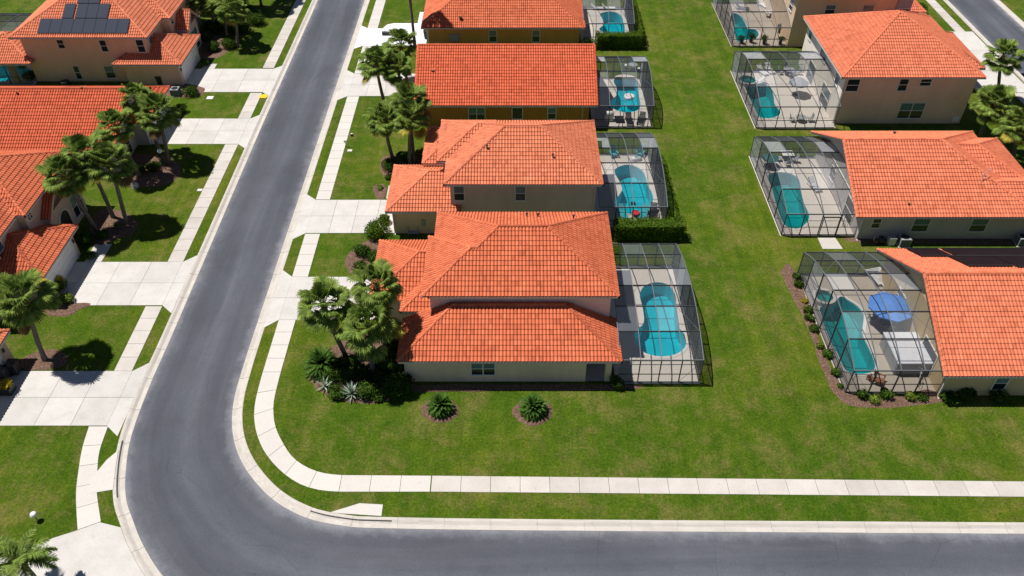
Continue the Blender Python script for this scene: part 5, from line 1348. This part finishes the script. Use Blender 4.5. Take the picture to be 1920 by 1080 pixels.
put(ky, (29.6, 46.9, 1.2)); ky.rotation_euler = (R(8), R(-55), R(4))
wc = adirondack('brown wooden deck chair at the near end of the lower right cage', 'wood', 'wooden chairs in the lower right cage'); put(wc, G(1646, 718), R(60))
wc = copy_thing(wc, (0, 0, 0), 0, 'tan wooden stool chair left of the brown deck chair'); put(wc, G(1632, 714), R(120)); wc.scale = (.7, .7, .7)
bk = empty('bicycle', 'silver bicycle leaning by the house wall in the near corner of the lower right cage', 'bicycle')
for s_ in (-.5, .5):
    mb = MB(); mb.tube([(s_+.32*math.cos(t), 0, .34+.32*math.sin(t)) for t in [i*math.pi/10 for i in range(21)]], .022, 6); w_ = mb.build('wheel', M['plastic_black'], bk)
mb = MB(); mb.bar((-.5, 0, .34), (-.1, 0, .3), .03); mb.bar((-.1, 0, .3), (-.2, 0, .8), .03); mb.bar((-.1, 0, .3), (.38, 0, .75), .03); mb.bar((-.2, 0, .75), (.38, 0, .8), .03); mb.bar((.5, 0, .34), (.36, 0, .95), .03); mb.build('frame', M['tubtop'], bk)
mb = MB(); mb.bar((.36, -.25, .97), (.36, .25, .97), .03); mb.build('handlebar', M['metal_grey'], bk); mb = MB(); mb.box(-.32, -.1, -.06, .06, .8, .86); mb.build('saddle', M['plastic_black'], bk); put(bk, (30.6, 40.6, .05), R(70))
def spa(loc, r, label, zt=.45):
    r_ = empty('spa', label, 'spa', 'raised spas beside the pools', Vector((loc[0], loc[1], .0))); mb = MB(); K = 28
    for i in range(K):
        a0, a1 = 2*math.pi*i/K, 2*math.pi*(i+1)/K; P = lambda a, q, z: (loc[0]+math.cos(a)*q, loc[1]+math.sin(a)*q, z)
        mb.face([P(a0, r+.28, 0), P(a1, r+.28, 0), P(a1, r+.28, zt), P(a0, r+.28, zt)]); mb.face([P(a0, r, zt), P(a0, r+.28, zt), P(a1, r+.28, zt), P(a1, r, zt)]); mb.face([P(a1, r, .055), P(a0, r, .055), P(a0, r, zt), P(a1, r, zt)])
    mb.build('rim', M['stone'], r_)
    mb = MB(); sheet(mb, [(loc[0]+math.cos(2*math.pi*i/K)*r, loc[1]+math.sin(2*math.pi*i/K)*r) for i in range(K)], [], .06); mb.build('floor', M['plaster'], r_)
    mb = MB(); sheet(mb, [(loc[0]+math.cos(2*math.pi*i/K)*r, loc[1]+math.sin(2*math.pi*i/K)*r) for i in range(K)], [], zt-.08); mb.build('water', M['water_green'], r_)
spa(G(1543, 562), .72, 'round raised spa with a stone rim at the head of the long pool, lower right'); spa(G(1400, 155), .95, 'raised round spa inside the cage of the tall beige house')
# grey house cage
t_ = table('white square patio table at the back of the grey house cage', 'plastic_white', .6, .5, False); put(t_, G(1474, 298))
for px, lb, rz in (((1460, 302), 'blue grey patio chair left of the white square table', 1.5), ((1488, 305), 'blue grey patio chair right of the white square table', -1.5), ((1476, 312), 'blue grey patio chair on the near side of the white square table', 3.1)):
    c_ = chair(lb, 'grey_fabric', 'chairs at the white square table'); put(c_, G(*px), rz)
sp_ = empty('parasol', 'folded teal parasol in the far left corner of the grey house cage', 'parasol'); mb = MB(); mb.cyl((0, 0), .3, 0, .1, 14); mb.build('base', M['plastic_black'], sp_); mb = MB(); mb.cyl((0, 0), .9, 1.0, 1.25, 8, r1=.1); mb.build('canopy', M['green_fab'], sp_); mb = MB(); mb.cyl((0, 0), .03, 0, 1.4, 8); mb.build('pole', M['metal_grey'], sp_); put(sp_, G(1440, 312))
g_ = empty('towel_rack', 'grey towel rack standing by the wall in the grey house cage', 'rack'); mb = MB()
for z in (.4, .8, 1.2): mb.bar((-.4, 0, z), (.4, 0, z), .03)
mb.build('rails', M['metal_grey'], g_)
for s_ in (-.4, .4): mb = MB(); mb.bar((s_, 0, 0), (s_, 0, 1.3), .04); mb.build('post', M['metal_grey'], g_)
put(g_, (30.7, 60.0, .05), R(80))
l_ = lounger('pale lounger on the sunny deck of the grey house cage', 'tubtop', 'loungers in the grey house cage'); put(l_, G(1525, 352), .3)
# beige house cage
t_ = table('glass topped round table in the middle of the beige house cage', 'grey_fabric', .7); tc = G(1478, 140); put(t_, tc)
for k, lb in enumerate(('on the pool side', 'on the near side', 'on the house side', 'on the far side')):
    an = math.pi+k*math.pi/2; c_ = chair('grey patio chair %s of the round table in the beige house cage' % lb, 'grey_fabric', 'chairs round the table in the beige house cage'); put(c_, (tc.x+1.0*math.cos(an), tc.y+1.0*math.sin(an), .05), an-math.pi/2)
for px, rz, lb in (((1428, 137), .4, 'white lounger farthest left at the back of the beige house cage'), ((1442, 134), .2, 'white lounger second from the left at the back of the beige house cage'), ((1420, 158), -1.2, 'white lounger between the spa and the pool of the beige house')):
    l_ = lounger(lb, 'plastic_white', 'white loungers in the beige house cage'); put(l_, G(*px), rz)
t_ = table('low round table near the front wall of the beige house cage', 'metal_grey', .55, h_=.6); tc = G(1500, 228); put(t_, tc)
for k, lb in enumerate(('left of', 'right of')): c_ = chair('dark metal chair %s the low round table in the beige house cage' % lb, 'metal_grey', 'chairs by the front wall of the beige house cage'); put(c_, (tc.x+(-1, 1)[k]*.95, tc.y-.1, .05), (1.5, -1.5)[k])
p = parasol('pale grey parasol open beside the wall of the beige house', 1.15, 'grey_fabric', z=2.2); put(p, G(1492, 178))
# top right cage
for px, lb, mt in (((1390, 82), 'dark potted plant at the near left of the top right cage', 'leaf'), ((1407, 80), 'potted fern second from the left in the top right cage', 'leaf'), ((1432, 83), 'round potted shrub in the middle of the top right cage wall', 'leaf'), ((1462, 84), 'large dark potted shrub by the wall of the top right cage', 'leaf'), ((1461, 62), 'tall potted shrub near the house in the top right cage', 'leaf')): potted(G(*px), lb, mt, .5, .8)
l_ = lounger('dark lounger at the back of the top right cage', 'plastic_black', 'loungers in the top right cage'); put(l_, G(1390, 18), 1.2)
l_ = lounger('white lounger in the top right cage near the house', 'plastic_white', 'loungers in the top right cage'); put(l_, G(1430, 12), .4)
t_ = table('pale square table in the top right cage', 'plastic_white', .5, .4, False); put(t_, G(1440, 32))

# yard equipment
a = ac_unit('grey air conditioner in the middle of the grey house wall, beside the patio pad'); put(a, (35.3, 57.0, 0))
a2 = copy_thing(a, (0, 0, 0), 0, 'grey air conditioner at the right edge of the photo on the grey house wall'); put(a2, (46.0, 57.1, 0))
a3 = copy_thing(a, (0, 0, 0), 0, 'pale air conditioner beside the round shrub by the third driveway'); put(a3, (G(331, 178).x, G(331, 178).y, 0))
pe = empty('pool_pump', 'black pool pump with pipes below the grey house wall', 'pool pump'); mb = MB(); mb.cyl((0, 0), .26, .05, .75, 16); mb.build('filter_tank', M['plastic_black'], pe, True)
mb = MB(); mb.tube([(-.6, 0, .2), (-.25, 0, .2)], .14, 10); mb.build('motor', M['wood'], pe); mb = MB(); mb.tube([(-.6, .1, .3), (-.6, .2, .6), (0, .3, .7), (.2, .3, .1)], .035, 6); mb.build('pipe', M['plastic_white'], pe); put(pe, (33.3, 57.1, 0))
pb = empty('pool_heater', 'white pool heater box between the pump and the air conditioner', 'pool heater'); mb = MB(); mb.box(-.3, .3, -.25, .25, .05, .75); mb.build('body', M['plastic_white'], pb); mb = MB(); mb.box(-.32, .32, -.27, .27, .75, .82); mb.build('lid', M['metal_grey'], pb); put(pb, (34.2, 57.0, 0))
pad = MB(); prism(pad, [(27.9, 56.3), (29.7, 56.3), (29.5, 57.9), (27.9, 57.9)], -.05, .04); struct('path', pad, M['concrete'])
def sat_bits(): pass
def small(name, label, cat, loc, parts, group=None, rz=0):
    r_ = empty(name, label, cat, group)
    for pn, mb, mt in parts: mb.build(pn, M[mt], r_, pn in ('dome', 'globe'))
    return put(r_, (loc[0], loc[1], 0), rz)
def sphere(c, r, sq=1.0, n=12):
    mb = MB(); rings = [[(c[0]+r*math.cos(2*math.pi*k/n)*math.cos(t), c[1]+r*math.sin(2*math.pi*k/n)*math.cos(t), c[2]+r*sq*math.sin(t)) for k in range(n)] for t in [-1.5, -1.1, -.6, -.2, .2, .6, 1.1, 1.5]]
    v = [p for r_ in rings for p in r_]; f = [(i*n+k, i*n+(k+1) % n, (i+1)*n+(k+1) % n, (i+1)*n+k) for i in range(7) for k in range(n)]; f += [tuple(range(n))[::-1], tuple(range(7*n, 8*n))]; mb.idx(v, f); return mb
a = MB(); a.cyl((0, 0), .04, 0, .62, 8); b_ = MB(); b_.cyl((0, 0), .22, .6, .68, 16, r1=.2); c_ = sphere((0, 0, .7), .2, .6)
small('garden_lamp', 'white mushroom shaped garden lamp alone on the lower left lawn', 'garden lamp', G(70, 975), (('post', a, 'metal_grey'), ('collar', b_, 'plastic_white'), ('dome', c_, 'plastic_white')))
a = MB(); a.cyl((0, 0), .05, 0, 2.0, 8); c_ = sphere((0, 0, 2.2), .24)
small('lamp_post', 'globe lamp on a short pole beside the palms at the third driveway', 'lamp post', G(311, 318), (('pole', a, 'plastic_black'), ('globe', c_, 'bulb')))
a = sphere((0, 0, .2), .38, .8); b_ = MB(); b_.cyl((0, 0), .4, 0, .08, 18)
small('garden_dome', 'pale ribbed dome ornament at the edge of the mulch on the left lawn', 'ornament', G(253, 350), (('dome', a, 'stone'), ('base', b_, 'stone')))
def utility(px, label, w_=.35, l=.5):
    a = MB(); a.box(-w_, w_, -l/2, l/2, -.03, .06); b_ = MB(); b_.box(-w_+.05, w_-.05, -l/2+.05, l/2-.05, .06, .08); small('utility_cover', label, 'utility cover', G(*px), (('frame', a, 'concrete'), ('lid', b_, 'plastic_white')), 'utility covers in the lawns')
utility((394, 184), 'white square utility cover in the small lawn between two left driveways', .38, .7); utility((375, 357), 'small white utility cover beside the left pavement', .25, .4); utility((656, 283), 'white utility cover on the lawn near the palm trio', .25, .4)
a = MB(); a.cyl((0, 0), .035, 0, .6, 8); b_ = MB(); b_.box(-.16, .16, -.03, .03, .5, .78); small('yard_sign', 'small pale yard sign at the edge of the right pavement', 'yard sign', G(649, 275), (('stake', a, 'metal_grey'), ('board', b_, 'plastic_white')))
a = MB(); a.box(-.12, .12, -.1, .1, 0, .25); b_ = MB(); b_.box(-.1, .1, -.08, .08, .25, .3); small('irrigation_box', 'small black and white irrigation valve on the lawn beside the palm trio', 'irrigation box', G(660, 255), (('body', a, 'plastic_black'), ('lid', b_, 'plastic_white')))
a = MB(); prism(a, [(-.45, -.35), (.35, -.45), (.55, .1), (.05, .55), (-.5, .2)], .0, .05); small('yellow_mat', 'bright yellow mat on the tip of the grass strip by the left kerb', 'mat', G(494, 181), (('sheet', a, 'yellow_paint'),))
def bin_(px, label, mat='plastic_black', s_=1.0, top=None):
    r_ = empty('wheeled_bin', label, 'bin', 'wheeled bins by the houses'); mb = MB(); v = [(-.25, -.28, .08), (.25, -.28, .08), (.25, .28, .08), (-.25, .28, .08), (-.33, -.36, 1.0), (.33, -.36, 1.0), (.33, .36, 1.0), (-.33, .36, 1.0)]
    mb.idx([tuple(c*s_ for c in q) for q in v], [(0, 3, 2, 1), (4, 5, 6, 7), (0, 1, 5, 4), (1, 2, 6, 5), (2, 3, 7, 6), (3, 0, 4, 7)]); mb.build('body', M[mat], r_)
    mb = MB(); mb.box(-.35*s_, .35*s_, -.4*s_, .38*s_, 1.0*s_, 1.07*s_); mb.build('lid', M[top or mat], r_)
    for q in (-.24, .24): mb = MB(); mb.tube([(q*s_-.03, .3*s_, .1*s_), (q*s_+.03, .3*s_, .1*s_)], .1*s_, 12); mb.build('wheel', M['plastic_black'], r_)
    return put(r_, (G(*px).x, G(*px).y, .03))
bin_((32, 700), 'dark wheeled bin in the shade by the lower left garage', s_=1.1); bin_((12, 712), 'second dark wheeled bin at the lower left garage, nearer the edge', s_=1.1)
r_ = shrub(G(16, 735), .5, .45, 'yellow green plant in a black tub by the lower left garage', 'leaf_yellow', n=500, cat='potted plant', name='potted_plant', z0=.6); mb = MB(); mb.box(G(16, 735).x-.45, G(16, 735).x+.45, G(16, 735).y-.4, G(16, 735).y+.4, .03, .65); mb.build('pot', M['plastic_black'], r_)
bin_((800, 72), 'black wheeled bin at the corner of the mustard house'); bin_((302, 158), 'dark wheeled bin beside the top left garage wall'); 
a = MB(); a.tube([(-.5, 0, .25), (.5, 0, .25)], .22, 10); b_ = MB(); b_.bar((-.5, 0, .5), (.5, 0, .6), .06); small('scooter', 'dark child scooter lying on the white driveway', 'scooter', G(724, 66), (('body', a, 'plastic_black'), ('handle', b_, 'metal_grey')))
# pallets / boxes by the second house wall
a = MB(); a.box(-.5, .5, -.2, .2, .25, .3); LG = []
for x in (-.45, .45):
    for y in (-.15, .15): q = MB(); q.box(x-.02, x+.02, y-.02, y+.02, 0, .9); LG.append(('leg', q, 'metal_grey'))
small('rack_stand', 'thin grey metal rack against the side of the second house garage', 'rack', G(775, 440), [('shelf', a, 'metal_grey')]+LG)
a = MB(); a.cyl((0, 0), .5, .0, .55, 16); small('water_heater_box', 'dark equipment box at the foot of the top left house wall', 'equipment box', G(124, 160), (('body', a, 'plastic_black'),))
# storm drain inlets in the kerb
def inlet(label, pts, slot, zc=.05):
    r_ = empty('storm_drain', label, 'storm drain', 'kerb storm drains', Vector((*pts[0], 0))); mb = MB(); prism(mb, pts, -.05, zc); mb.build('slab', M['coping'], r_)
    mb = MB()
    for i in range(len(slot)-1): mb.bar((*slot[i], -.035), (*slot[i+1], -.035), .07, .09)
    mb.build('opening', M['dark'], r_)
inlet('storm drain slab with a cut corner beside the bottom kerb', [(-11.85, 29.25), (-8.45, 29.0), (-8.45, 29.85), (-10.0, 29.95)], [(p.x, p.y) for p in offset_path(Rp, .50) if -13.3 < p.x < -7])
inlet('storm drain slab beside the left kerb bend', [(-27.85, 33.4), (-28.35, 31.8), (-28.0, 30.7), (-26.55, 31.0), (-27.05, 32.9), (-27.35, 34.2)], [(p.x, p.y) for p in offset_path(Lp, -.50) if 30.2 < p.y < 35.2])
